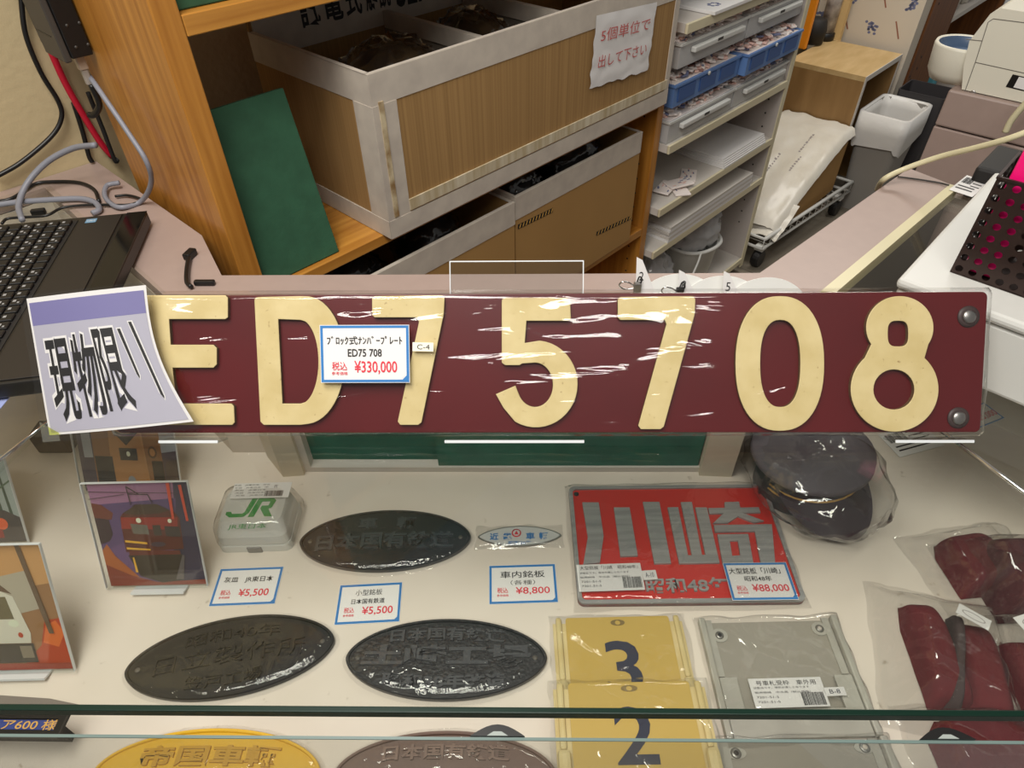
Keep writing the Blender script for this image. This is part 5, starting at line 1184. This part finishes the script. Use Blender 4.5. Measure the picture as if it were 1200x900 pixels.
K = [[(125, 112), (200, 112), (222, 265), (205, 385), (130, 392), (150, 268)], [(268, 135), (340, 135), (377, 354), (298, 357)], [(400, 110), (475, 110), (528, 388), (452, 390)],
     [(512, 135), (560, 134), (605, 352), (622, 352), (572, 111), (622, 110), (668, 350), (684, 350), (638, 135), (690, 135), (748, 386), (565, 390)],
     [(696, 138), (772, 137), (770, 111), (836, 109), (842, 136), (925, 134), (934, 158), (852, 160), (950, 196), (905, 204), (832, 175), (785, 205), (718, 207), (765, 162), (702, 163)],
     [(722, 215), (985, 211), (1000, 385), (935, 388), (908, 243), (728, 246)]]
ms = Mesh()
for pl in K: ms.outline([[rp_(*p) for p in pl]], rpz - 0.0031, 0.0035, ALU, bev=0.0003)
ms.outline([[rp_(*p) for p in [(738, 257), (878, 255), (901, 385), (762, 390)]], [rp_(*p) for p in [(794, 286), (831, 285), (842, 352), (805, 355)]]], rpz - 0.0031, 0.0035, ALU, bev=0.0003)
c0, c1 = rp_(590, 485), rp_(400, 485); c2 = rp_(780, 485)
ms.text('昭和48年', c0[0] + 0.004, c0[1], (c2[0] - c1[0]), 0.024, rpz - 0.003, ALU, ex=0.003, bold=0.02)
rb.part('raised_characters', ms)
for x in (-1, 1):
    ms = Mesh(); ms.lathe([(0.0042, 0), (0.0042, 0.0006)], (x * (wd / 2 - 0.012), h / 2 - 0.014, rpz - 0.003), INK, 16); rb.part('screw_hole', ms)
def sub_label(th, M0, pts, z, rows, name, label, border=None, bc=None, seed=1, bw=0.055):
    M, wd, h = flat_frame(pts, z); L = M0.inverted() @ M
    ms = Mesh(); card_body(ms, wd, h, border, bw, fold=bool(border), base=WHITE)
    lines(ms, wd, h, rows, 0.0011)
    if bc: barcode(ms, wd * bc[0], wd * bc[1], h * bc[2], h * bc[3], 0.0012, seed)
    for q in range(len(ms.v)): ms.v[q] = tuple(L @ Vector(ms.v[q]))
    return th.part(name, ms, label=label)
small = lambda n, seed: [('状態品です。現状お渡しとなります' if k == 0 else '販売価格　中古品（税込価格）' if k == 1 else '7201-51-5', -0.08 if k < 2 else -0.30, 0.17 - 0.16 * k, 0.76 if k < 2 else 0.3, 0.07, INK, 0.0) for k in range(n)]
gl_ = D + 0.0006 + rpz
sub_label(rb, M, [(677, 662), (750, 660), (756, 691), (677, 694)], gl_ + 0.005, [('大型銘板「川崎　昭和48年」', 0, 0.36, 0.9, 0.14, INK, 0.0)] + small(4, 1), 'barcode_label', 'white barcode label', bc=(0.18, 0.48, -0.42, -0.02), seed=21)
sub_label(rb, M, [(752, 669), (769, 668), (770, 679), (754, 680)], gl_ + 0.005, [('A-10', 0, 0, 0.6, 0.5, NAVY, 0.0)], 'stock_sticker', 'small sticker reading A-10')
sub_label(rb, M, [(848, 660), (922, 659), (935, 703), (857, 704)], gl_ + 0.006, [('大型銘板「川崎」', -0.04, 0.27, 0.80, 0.17, INK, 0.01), ('昭和48年', -0.02, 0.06, 0.42, 0.14, INK, 0.01), ('税込', -0.31, -0.19, 0.16, 0.14, REDINK, 0.008), ('参考価格', -0.31, -0.31, 0.17, 0.06, REDINK, 0.004), ('¥88,000', 0.13, -0.20, 0.56, 0.22, REDINK, 0.012)], 'price_tag', 'blue-bordered price tag reading 88,000 yen', border=BLUEINK)
rb.part('plastic_sleeve', film_sheet(wd + 0.012, h + 0.016, rpz + 0.0085, 0.003, 11, FILM2, 60, 40, 0.05, 0.0006))

# yellow car-number plates in holders
hy = mat('holder_cream', (226, 208, 154), 0.5, rgb2=(214, 192, 132), vscale=30); yp = mat('plate_yellow', (206, 174, 88), 0.45, coat=0.3)
def number_holder(label, pts, zoff, digit, dy, seed):
    M, wd, h = flat_frame(pts, D + 0.0008 + zoff); th = Thing('car_number_plate', label, 'number plate', M, (0, 0, 0), 'yellow car number plates in the case')
    ms = Mesh(); ms.outline([rrect(-wd * 0.40, wd * 0.40, -h * 0.48, h * 0.5, 0.004)], 0.003, 0.0025, yp); th.part('plate', ms)
    ms = Mesh(); ms.box(-wd / 2, wd / 2, -h / 2, h * 0.46, 0, 0.0028, hy); th.part('backing', ms)
    for s in (-1, 1):
        xa = s * wd * 0.455
        ms = Mesh(); ms.box(xa - wd * 0.022, xa + wd * 0.022, -h * 0.0, h * 0.5, 0.0029, 0.009, hy, 0.003); th.part('upper_rail', ms)
        ms = Mesh(); ms.box(xa - wd * 0.042, xa + wd * 0.042, -h * 0.5, -h * 0.005, 0.0029, 0.0155, hy, 0.0055); th.part('lower_rail', ms)
    ms = Mesh(); ms.outline([ell(0, h * 0.45, wd * 0.055, h * 0.025, 24), ell(0, h * 0.45, wd * 0.02, h * 0.02, 14)], 0.0056, 0.0008, mat('eyelet', (150, 128, 80), 0.4, metal=0.4)); th.part('eyelet', ms)
    ms = Mesh(); ms.text(digit, 0.0, dy * h, wd * 0.26, h * 0.42, 0.0058, NAVY, bold=0.015); th.part('digit', ms, label='dark navy digit ' + digit)
    th.part('plastic_sleeve', film_sheet(wd + 0.012, h + 0.012, 0.0165, 0.005, seed, FILM2, 50, 40, 0.06, 0.0004, 0, 0.0))
number_holder('yellow number plate 3 in a cream holder below the red plate', [(654, 727), (807, 723), (820, 880), (650, 884)], 0.0, '3', 0.09, 21)
number_holder('yellow number plate 2 in a cream holder overlapping the lower half of plate 3', [(652, 803), (831, 800), (852, 968), (652, 972)], 0.022, '2', 0.10, 27)

# grey car-number holders
hg = mat('holder_grey', (190, 187, 176), 0.45, metal=0.1, rgb2=(172, 168, 158), vscale=16)
def grey_holder(label, pts, zoff, seed, lab):
    M, wd, h = flat_frame(pts, D + 0.0008 + zoff); th = Thing('number_plate_holder', label, 'holder', M, (0, 0, 0), 'grey number holders in the case')
    b1, b2 = wd * 0.10, wd * 0.17
    ms = Mesh()
    ms.box(-wd / 2, -wd / 2 + b1 * 0.45, -h / 2, h / 2, 0, 0.012, hg, 0.002); ms.box(wd / 2 - b1 * 0.45, wd / 2, -h / 2, h / 2, 0, 0.012, hg, 0.002)
    ms.box(-wd / 2 + b1 * 0.5, -wd / 2 + b2, -h / 2, -h * 0.02, 0.004, 0.0085, hg, 0.001); ms.box(wd / 2 - b2, wd / 2 - b1 * 0.5, -h / 2, -h * 0.02, 0.004, 0.0085, hg, 0.001)
    ms.box(-wd / 2 + b1 * 0.5, wd / 2 - b1 * 0.5, -h / 2, -h / 2 + b2 * 1.05, 0.003, 0.0088, hg, 0.001)
    ms.box(-wd / 2 + b1 * 0.5, -wd / 2 + b1, -h * 0.0, h / 2, 0.0, 0.003, hg); ms.box(wd / 2 - b1, wd / 2 - b1 * 0.5, 0, h / 2, 0.0, 0.003, hg)
    th.part('frame', ms)
    for sx, yy in ((-1, 0.36), (1, 0.40), (-1, -0.36), (1, -0.36)):
        ms = Mesh(); x_ = sx * (wd / 2 - wd * (0.135 if yy > 0 else 0.2)); 
        ms.outline([ell(x_, yy * h, wd * 0.058, h * 0.062, 28), ell(x_, yy * h, wd * 0.018, h * 0.02, 16)], 0.0002, 0.0026, hg); ms.lathe([(wd * 0.03, 0), (wd * 0.024, 0.0012)], (x_, yy * h, 0.0028), mat('eyelet_ring', (140, 138, 132), 0.35, metal=0.6), 20); ms.lathe([(wd * 0.014, 0), (wd * 0.014, 0.0003)], (x_, yy * h, 0.0040), INK if (sx, yy > 0) == (-1, True) else CASE, 14)
        th.part('screw_tab', ms)
    if lab:
        sub_label(th, M, [(878, 796), (962, 793), (972, 828), (884, 830)], D + 0.0165, [('号車札受枠　車外用', 0, 0.33, 0.82, 0.17, INK, 0.0)] + small(4, 2), 'barcode_label', 'white barcode label', bc=(0.16, 0.46, -0.45, -0.02), seed=33)
        sub_label(th, M, [(964, 806), (989, 805), (992, 815), (967, 816)], D + 0.0165, [('B-8', 0, 0, 0.5, 0.5, NAVY, 0.0)], 'stock_sticker', 'small sticker reading B-8')
    bf = Mesh(); bf.box(-wd / 2 + b1, wd / 2 - b1, -h / 2 + b2, h * 0.48, 0.0004, 0.0008, mat('bag_back_grey', (160, 154, 142), 0.5)); th.part('backing_sheet', bf)
    th.part('plastic_sleeve', film_sheet(wd + 0.010, h + 0.012, 0.0185, 0.004, seed, FILM2, 50, 40, 0.06, 0.0004))
grey_holder('grey metal number holder with a barcode label, in a clear bag', [(820, 729), (979, 724), (1030, 866), (846, 869)], 0.0, 41, True)
grey_holder('grey metal number holder against the front pane, partly under the labelled one', [(836, 868), (1030, 866), (1090, 985), (850, 990)], -0.0004, 47, False)

# framed train pictures on stands
def poly_picture(ms, wd, h, layers, z0):
    for i, (m, pl) in enumerate(layers):
        ms.outline([[((x - 0.5) * wd, (y - 0.5) * h) for x, y in pl]], z0 + 0.00012 * i, 0.00008, m)
def pic(label, bl, br, tl, tr, lean, layers, zb=D + 0.007, sheen=True, foot=True):
    b0, b1 = at_z(*bl, zb), at_z(*br, zb); x = (b1 - b0).normalized(); back = Vector((0, 0, 1)).cross(x)
    upv = (back * math.sin(math.radians(lean)) + Vector((0, 0, 1)) * math.cos(math.radians(lean))).normalized(); nn = x.cross(upv)
    t0, t1 = on_plane(*tl, b0, nn), on_plane(*tr, b0, nn)
    M, wd, h = quad_frame(t0, t1, b1, b0)
    th = Thing('train_picture', label, 'picture', M, (0, -h / 2, 0), 'train pictures in acrylic stands')
    ms = Mesh(); ms.box(-wd / 2, wd / 2, -h / 2, h / 2, -0.002, 0, WHITE); th.part('print_backing', ms)
    ms = Mesh(); poly_picture(ms, wd, h, layers, 0.0002); th.part('printed_picture', ms)
    ms = Mesh(); ms.box(-wd / 2 - 0.004, wd / 2 + 0.004, -h / 2 - 0.002, h / 2 + 0.003, 0.0062, 0.0078, ACRY); ms.box(-wd / 2 - 0.004, wd / 2 + 0.004, h / 2 + 0.003, h / 2 + 0.004, 0.0035, 0.0078, ACRE)
    for s in (-1, 1): ms.box(s * (wd / 2 + 0.004) - 0.0004, s * (wd / 2 + 0.004) + 0.0004, -h / 2, h / 2 + 0.003, 0.0035, 0.0078, ACRE)
    if foot: ms.box(-wd * 0.25, wd * 0.30, -h / 2 - 0.006, -h / 2 - 0.003, -0.002, 0.016, ACRE)
    th.part('acrylic_stand', ms)
C = lambda n, rgb: mat('print_' + n, rgb, 0.55)
full = [(0, 0), (1, 0), (1, 1), (0, 1)]
dk = C('black', (31, 24, 26)); 
def gradn(name, c0, c1, axis='Y'):
    """printed colour blend across the picture (part of the print itself)"""
    return C(name, c0)
vio_ = C('violet', (110, 79, 132)); nav_ = C('night', (43, 40, 79)); rds = C('train_red', (160, 36, 36)); rdd = C('train_dark_red', (93, 28, 31)); orn = C('orange_glow', (189, 100, 52)); pnk = C('dusk_pink', (168, 115, 153)); yl = C('line_yellow', (255, 192, 60)); lamp = C('lamp', (255, 255, 228)); gls = C('window', (115, 108, 100)); wir = C('wire', (60, 38, 60)); rdl = C('red_streak', (228, 72, 48))
layers1 = [(vio_, full), (pnk, [(0, .78), (.95, .86), (1, 1), (0, 1)]), (nav_, [(.62, 0), (1, 0), (1, 1), (.86, 1), (.8, .55)]), (C('dusk_mid', (91, 67, 120)), [(0, .35), (.3, .45), (.8, .6), (.86, .85), (0, .8)]),
  (C('roof_left', (115, 48, 43)), [(0, .66), (.17, .66), (.2, .72), (.1, .8), (0, .82)]), (C('coach_left', (50, 33, 52)), [(0, .42), (.1, .45), (.15, .52), (.14, .66), (0, .68)]),
  (orn, [(0, .0), (.42, 0), (.34, .06), (.12, .3), (.06, .42), (0, .36)]), (C('ember', (144, 52, 43)), [(0, 0), (1, 0), (1, .05), (.5, .03), (.25, .10), (0, .22)]),
  (rdd, [(.26, .68), (.30, .72), (.46, .77), (.66, .77), (.82, .72), (.86, .66), (.84, .36), (.24, .34)]), (rds, [(.27, .68), (.84, .67), (.82, .55), (.25, .57)]), (C('roof_dark', (64, 43, 38)), [(.30, .72), (.38, .76), (.44, .80), (.66, .80), (.78, .74), (.66, .71), (.42, .70)]),
  (gls, [(.36, .52), (.52, .51), (.52, .60), (.35, .62)]), (C('window_dark', (52, 40, 40)), [(.57, .50), (.65, .50), (.65, .60), (.57, .60)]), (C('window_dark2', (48, 38, 45)), [(.69, .49), (.84, .48), (.84, .58), (.69, .59)]),
  (yl, [(.26, .46), (.48, .435), (.48, .415), (.26, .44)]), (yl, [(.26, .39), (.5, .37), (.5, .355), (.26, .37)]), (C('red_low', (105, 31, 33)), [(.28, .36), (.8, .35), (.8, .31), (.27, .31)]),
  (dk, [(.26, .31), (.82, .31), (.76, .05), (.55, .03), (.34, .10)]), (yl, [(.30, .14), (.325, .14), (.315, .29), (.30, .29)]), (C('ballast', (100, 93, 98)), [(.70, .06), (.78, .06), (.84, .30), (.82, .31)]),
  (wir, [(.40, .80), (.41, .80), (.40, .97), (.39, .97)]), (wir, [(.62, .80), (.63, .80), (.60, .90), (.59, .90)]), (wir, [(.40, .90), (.60, .89), (.60, .90), (.40, .91)]), (wir, [(.39, .97), (.5, .90), (.51, .905), (.40, .98)]), (wir, [(.0, .93), (.9, .9), (.9, .905), (0, .936)]), (wir, [(0, .86), (.36, .90), (.36, .905), (0, .866)]),
  (rdl, [(.79, .66), (.815, .66), (.835, 1), (.80, 1)]), (rdl, [(.93, .64), (.955, .64), (.95, .98), (.92, .98)]), (C('sign_plate', (72, 52, 72)), ell(.60, .42, .075, .024, 20)), (lamp, ell(.452, .655, .026, .024, 18)), (lamp, ell(.765, .645, .02, .02, 18))]
pic('dark violet framed picture of a red locomotive at dusk, left of the ashtray', (131, 686), (240, 684), (101, 567), (221, 564), 24, layers1)
ogb = C('orange_body', (204, 139, 79)); ogd = C('orange_dark', (160, 105, 62)); skyg = C('pale_sky', (180, 180, 187))
layers2 = [(C('purple_grey', (84, 69, 84)), full), (skyg, [(.72, .45), (1, .5), (1, 1), (.72, 1)]), (skyg, [(.05, .4), (.14, .4), (.14, 1), (.05, 1)]), (C('platform', (84, 64, 60)), [(.85, 0), (1, 0), (1, .40), (.88, .38)]),
  (ogd, [(.14, 0), (.86, 0), (.84, .86), (.5, .92), (.16, .88)]), (ogb, [(.30, 0), (.70, 0), (.66, .90), (.34, .90)]), (C('roof_black', (40, 36, 40)), [(.16, .88), (.5, .92), (.84, .86), (.74, 1), (.24, 1)]),
  (dk, [(.36, .73), (.5, .55), (.66, .73), (.55, .69), (.46, .69)]), (dk, [(.42, .38), (.60, .38), (.60, .52), (.42, .52)]), (dk, [(.16, .0), (.34, 0), (.34, .42), (.16, .42)]), (dk, [(.74, 0), (.86, 0), (.85, .38), (.74, .38)]), (lamp, ell(.51, .455, .02, .03, 12)), (C('ring', (108, 72, 43)), ell(.76, .48, .045, .07, 18)), (ogb, ell(.76, .48, .028, .045, 18)), (C('badge', (168, 165, 168)), ell(.51, .14, .04, .06, 12)), (dk, [(.65, .80), (.8, .78), (.8, .76), (.65, .77)])]
pic('framed picture of an orange train front, behind the violet one', (100, 578), (212, 575), (83, 470), (200, 480), 24, layers2, foot=False)
lv = C('leaf_red', (211, 72, 36)); crm = C('cream_train', (247, 237, 218)); br_ = C('autumn_brown', (175, 124, 81))
layers3 = [(br_, full), (C('autumn_light', (228, 168, 108)), [(.3, .6), (1, .7), (1, 1), (.2, 1)]), (lv, [(.55, 0), (1, 0), (1, .42), (.86, .40), (.78, .2)]), (C('leaf_orange', (255, 124, 55)), [(.80, .22), (.92, .18), (1, .30), (.95, .40), (.86, .36)]), (C('coach_grey', (204, 189, 168)), [(.62, .45), (.86, .5), (.82, .80), (.55, .75)]),
  (C('roof_brown', (115, 86, 67)), [(.05, .68), (.52, .66), (.66, .62), (.5, .78), (.2, .82), (.02, .78)]), (crm, [(0, .22), (.70, .22), (.72, .30), (.66, .60), (.52, .67), (0, .68)]), (C('train_window', (124, 110, 79)), [(.46, .42), (.62, .42), (.60, .60), (.44, .60)]), (C('train_window2', (100, 91, 74)), [(.0, .44), (.16, .44), (.16, .62), (0, .62)]), (dk, [(.24, .38), (.42, .38), (.42, .50), (.24, .50)]), (lamp, ell(.605, .385, .045, .03, 18)), (lv, ell(.635, .29, .02, .022, 12)), (C('lights', (255, 255, 228)), [(.26, .42), (.40, .42), (.40, .47), (.26, .47)]), (dk, [(0, .06), (.72, .06), (.72, .22), (0, .22)]), (C('truck_grey', (144, 129, 110)), [(.6, .10), (.70, .10), (.70, .2), (.6, .2)]), (C('rail_red', (168, 48, 31)), [(.0, 0), (1, 0), (1, .05), (0, .06)]),
  (C('wire_brown', (108, 79, 55)), [(.0, .86), (.5, .84), (.5, .85), (0, .87)]), (C('wire_brown', (108, 79, 55)), [(.2, .80), (.42, .95), (.44, .95), (.22, .80)]), (C('pole', (120, 93, 72)), [(.88, .3), (.92, .3), (.84, 1), (.80, 1)])]
pic('framed picture of a cream train among red leaves at the left edge', (-62, 786), (80, 782), (-88, 640), (55, 637), 24, layers3)
layers4 = [(C('hazy', (180, 187, 182)), full), (C('pole_green', (62, 84, 69)), [(.80, .3), (.84, .3), (.82, 1), (.78, 1)]), (C('pole_green', (62, 84, 69)), [(.90, .3), (.93, .3), (.90, 1), (.88, 1)]), (C('dark_ground', (72, 64, 67)), [(0, 0), (1, 0), (1, .28), (.85, .38), (0, .36)]), (C('twigs', (96, 115, 91)), [(.7, .5), (1, .72), (1, .74), (.7, .53)]), (rds, [(.3, .05), (.78, .05), (.78, .5), (.3, .5)]), (C('lamp_red', (255, 108, 60)), ell(.79, .22, .06, .07, 16))]
pic('framed picture with green masts, cut off by the left edge behind the cream train picture', (-90, 638), (29, 634), (-112, 538), (9, 534), 24, layers4, foot=False)
# dark little box and name sign at lower left
p = at_z(72, 522, D); ms = Mesh(); ms.box(-0.03, 0.03, -0.02, 0.02, 0.0006, 0.045, mat('dark_box', (52, 38, 38), 0.5), 0.003, tf=Matrix.Translation(p)); single('small_box', ms, 'small dark box behind the orange train picture', 'box', ID, p)
M, wd, h = flat_frame([(-60, 836), (72, 836), (81, 868), (-66, 864)], D + 0.05)
sg = Thing('name_sign', 'dark blue sign with gold characters in a black frame at the lower left corner', 'sign', M @ Matrix.Translation((0, 0, 0)), (0, 0, -0.0494))
ms = Mesh(); ms.box(-wd / 2, wd / 2, -h / 2, h / 2, 0, 0.004, BLACKM); frame_ring(ms, wd, h, 0.008, 0.004, 0.007, BLACK); sg.part('frame', ms)
ms = Mesh(); ms.box(-wd / 2 + 0.009, wd / 2 - 0.009, -h / 2 + 0.009, h / 2 - 0.009, 0.004, 0.005, mat('sign_blue', (52, 66, 128), 0.4)); sg.part('panel', ms)
ms = Mesh(); ms.text('ア600 様', wd * 0.22, 0.0, wd * 0.46, h * 0.42, 0.0055, GOLD, bold=0.01); sg.part('lettering', ms, label='gold lettering')
ms = Mesh(); ms.box(-wd * 0.4, wd * 0.4, 0, h * 0.3, -0.0494, -0.0005, BLACKM); sg.part('support', ms)
a0 = at_z(-20, 812, D + 0.03); ms = Mesh(); pl = [at_z(-40, 818, D + 0.001), at_z(104, 829, D + 0.001), at_z(96, 826, D + 0.001), at_z(0, 815, D + 0.001), at_z(-40, 812, D + 0.001)]
ms.prism([(q.x, q.y) for q in (at_z(-40, 830, D), at_z(108, 830, D), at_z(60, 820, D), at_z(0, 816, D), at_z(-40, 813, D))], D + 0.0006, D + 0.004, mat('grey_strip', (120, 112, 108), 0.4)); single('grey_strip', ms, 'thin grey pointed strip lying behind the blue sign', 'strip', ID, (a0.x, a0.y, D))

# bagged cap
c = at_z(956, 592, D)
cp = Thing('peaked_cap', 'dark peaked cap with gold cords in a clear bag below the plate', 'cap', Matrix.Translation((c.x, c.y, D + 0.0006)) @ Matrix.Rotation(math.radians(14), 4, 'Z'), (0, 0, 0))
visor = mat('visor_gloss', (58, 46, 54), 0.16, coat=0.8); capc = mat('cap_cloth', (104, 98, 106), 0.7); capd = mat('cap_band', (44, 38, 42), 0.6)
ms = Mesh()
def vz(a, b):
    t = math.pi * (1 + a); r = 0.25 + 0.75 * b
    x = 0.078 * math.cos(t) * (0.9 + 0.1 * b); y = 0.02 + (0.105 * math.sin(t)) * r
    return Vector((x, y, 0.050 - 0.036 * b * abs(math.sin(t)) + 0.006 * (1 - abs(math.cos(t)))))
ms.grid(vz, 30, 12, visor); cp.part('visor', ms)
ms = Mesh(); ms.rings([[Vector((0.080 * math.cos(t), 0.045 + 0.070 * math.sin(t), z)) for t in [2 * math.pi * k / 40 for k in range(40)]] for z in (0.0, 0.058)], capd); cp.part('band', ms)
ms = Mesh(); ms.rings([[Vector((rx * math.cos(t), 0.05 + ry * math.sin(t), z)) for t in [2 * math.pi * k / 40 for k in range(40)]] for rx, ry, z in ((0.080, 0.070, 0.0585), (0.098, 0.088, 0.072), (0.096, 0.086, 0.084), (0.06, 0.055, 0.09))], capc); cp.part('crown', ms)
for z in (0.036, 0.046):
    ms = Mesh(); ms.tube([(0.083 * math.cos(t), 0.045 + 0.073 * math.sin(t), z) for t in [math.pi * (1.08 + 0.84 * k / 14) for k in range(15)]], 0.0016, GOLD, 6); cp.part('gold_cord', ms, label='gold cord')
cp.part('plastic_bag', crumple((0, 0.025, 0.051), 0.104, 0.118, 0.056, 71, FILM2, 26, 0.10, 3.0, base=0.0005))

# maroon cloth goods in bags
mcl = mat('maroon_cloth', (112, 34, 40), 0.9, bump=0.6, bscale=140, rgb2=(92, 26, 32), vscale=8); gcl = mat('grey_stripe_cloth', (74, 60, 60), 0.9)
def cloth_lobe(frame_pts, z0, hgt, mm, stripe=None):
    """a padded strip: rounded slab through four corners"""
    M, wd, h = flat_frame(frame_pts, z0); ms = Mesh()
    def fn(a, b):
        x = (a - 0.5) * wd; y = (b - 0.5) * h
        sx = 1 - abs(2 * a - 1) ** 4; sy = 1 - abs(2 * b - 1) ** 6
        taper = 1 - 0.25 * max(0, b - 0.75) / 0.25
        return M @ Vector((x * taper, y, 0.001 + hgt * max(0, sx) ** 0.5 * max(0, sy) ** 0.5 + 0.003 * noise.noise(Vector((x * 30, y * 30, hgt * 90)))))
    ms.grid(fn, 20, 28, mm)
    return ms
def goods(label, lobes, cen, bagr, rot, seed, labelpts=None, hgt=0.05):
    c = at_z(*cen, D); th = Thing('bagged_cloth', label, 'bag', ID, (c.x, c.y, D + 0.0006), 'bagged maroon cloth goods')
    for pts, hh_, mm in lobes: th.part('cloth', cloth_lobe(pts, D + 0.001, hh_, mm))
    b = film_sheet(bagr[0] * 2.1, bagr[1] * 2.1, hgt + 0.003, 0.020, seed, FILM2, 70, 70, 0.30, 0.0005)
    T = Matrix.Translation((c.x, c.y, D + 0.0006)) @ Matrix.Rotation(rot, 4, 'Z'); b.v = [tuple(T @ Vector(q)) for q in b.v]
    th.part('plastic_bag', b)
    if labelpts:
        M, wd, h = flat_frame(labelpts, D + hgt + 0.012); L = Mesh(); L.box(-wd / 2, wd / 2, -h / 2, h / 2, 0, 0.0006, WHITE); L.outline([ell(0, 0, wd * 0.36, h * 0.26, 26), ell(0, 0, wd * 0.33, h * 0.22, 26)], 0.0007, 0.0002, mat('faint_print', (150, 142, 140), 0.7)); L.text('RAILWAY', 0, 0, wd * 0.45, h * 0.2, 0.0009, mat('faint_print', (150, 142, 140), 0.7)) if False else None
        L.v = [tuple(M @ Vector(q)) for q in L.v]; th.part('paper_label', L, label='white paper label')
goods('two long maroon cloth strips in a clear bag at the lower right', [([(1096, 714), (1130, 722), (1098, 830), (1030, 830)], 0.035, mcl), ([(1138, 736), (1176, 752), (1165, 845), (1100, 838)], 0.032, mcl), ([(1120, 730), (1140, 738), (1100, 835), (1086, 830)], 0.036, gcl)], (1105, 778), (0.085, 0.10), -0.25, 81, [(1124, 707), (1162, 728), (1158, 739), (1120, 718)])
goods('round maroon cloth cap shape in a clear bag, upper left of the cloth pile', [([(1112, 640), (1168, 632), (1172, 700), (1098, 704)], 0.045, mcl)], (1140, 668), (0.08, 0.07), 0.2, 87)
goods('dark maroon cloth bundle in a clear bag at the right edge', [([(1150, 652), (1235, 640), (1240, 735), (1135, 728)], 0.06, mat('maroon_dark_cloth', (78, 28, 34), 0.9, bump=0.6, bscale=140)), ([(1178, 668), (1230, 655), (1236, 715), (1170, 712)], 0.07, gcl)], (1190, 690), (0.085, 0.08), 0.1, 91, [(1192, 722), (1225, 712), (1225, 732), (1196, 742)], 0.07)
goods('maroon cloth strip in a clear bag at the right edge, below the dark bundle', [([(1196, 760), (1240, 762), (1215, 850), (1160, 845)], 0.035, mcl)], (1198, 806), (0.05, 0.09), -0.3, 95)
goods('maroon cloth in a clear bag against the front pane', [([(1098, 846), (1240, 846), (1240, 930), (1088, 930)], 0.030, mcl)], (1165, 884), (0.10, 0.055), 0.0, 99)
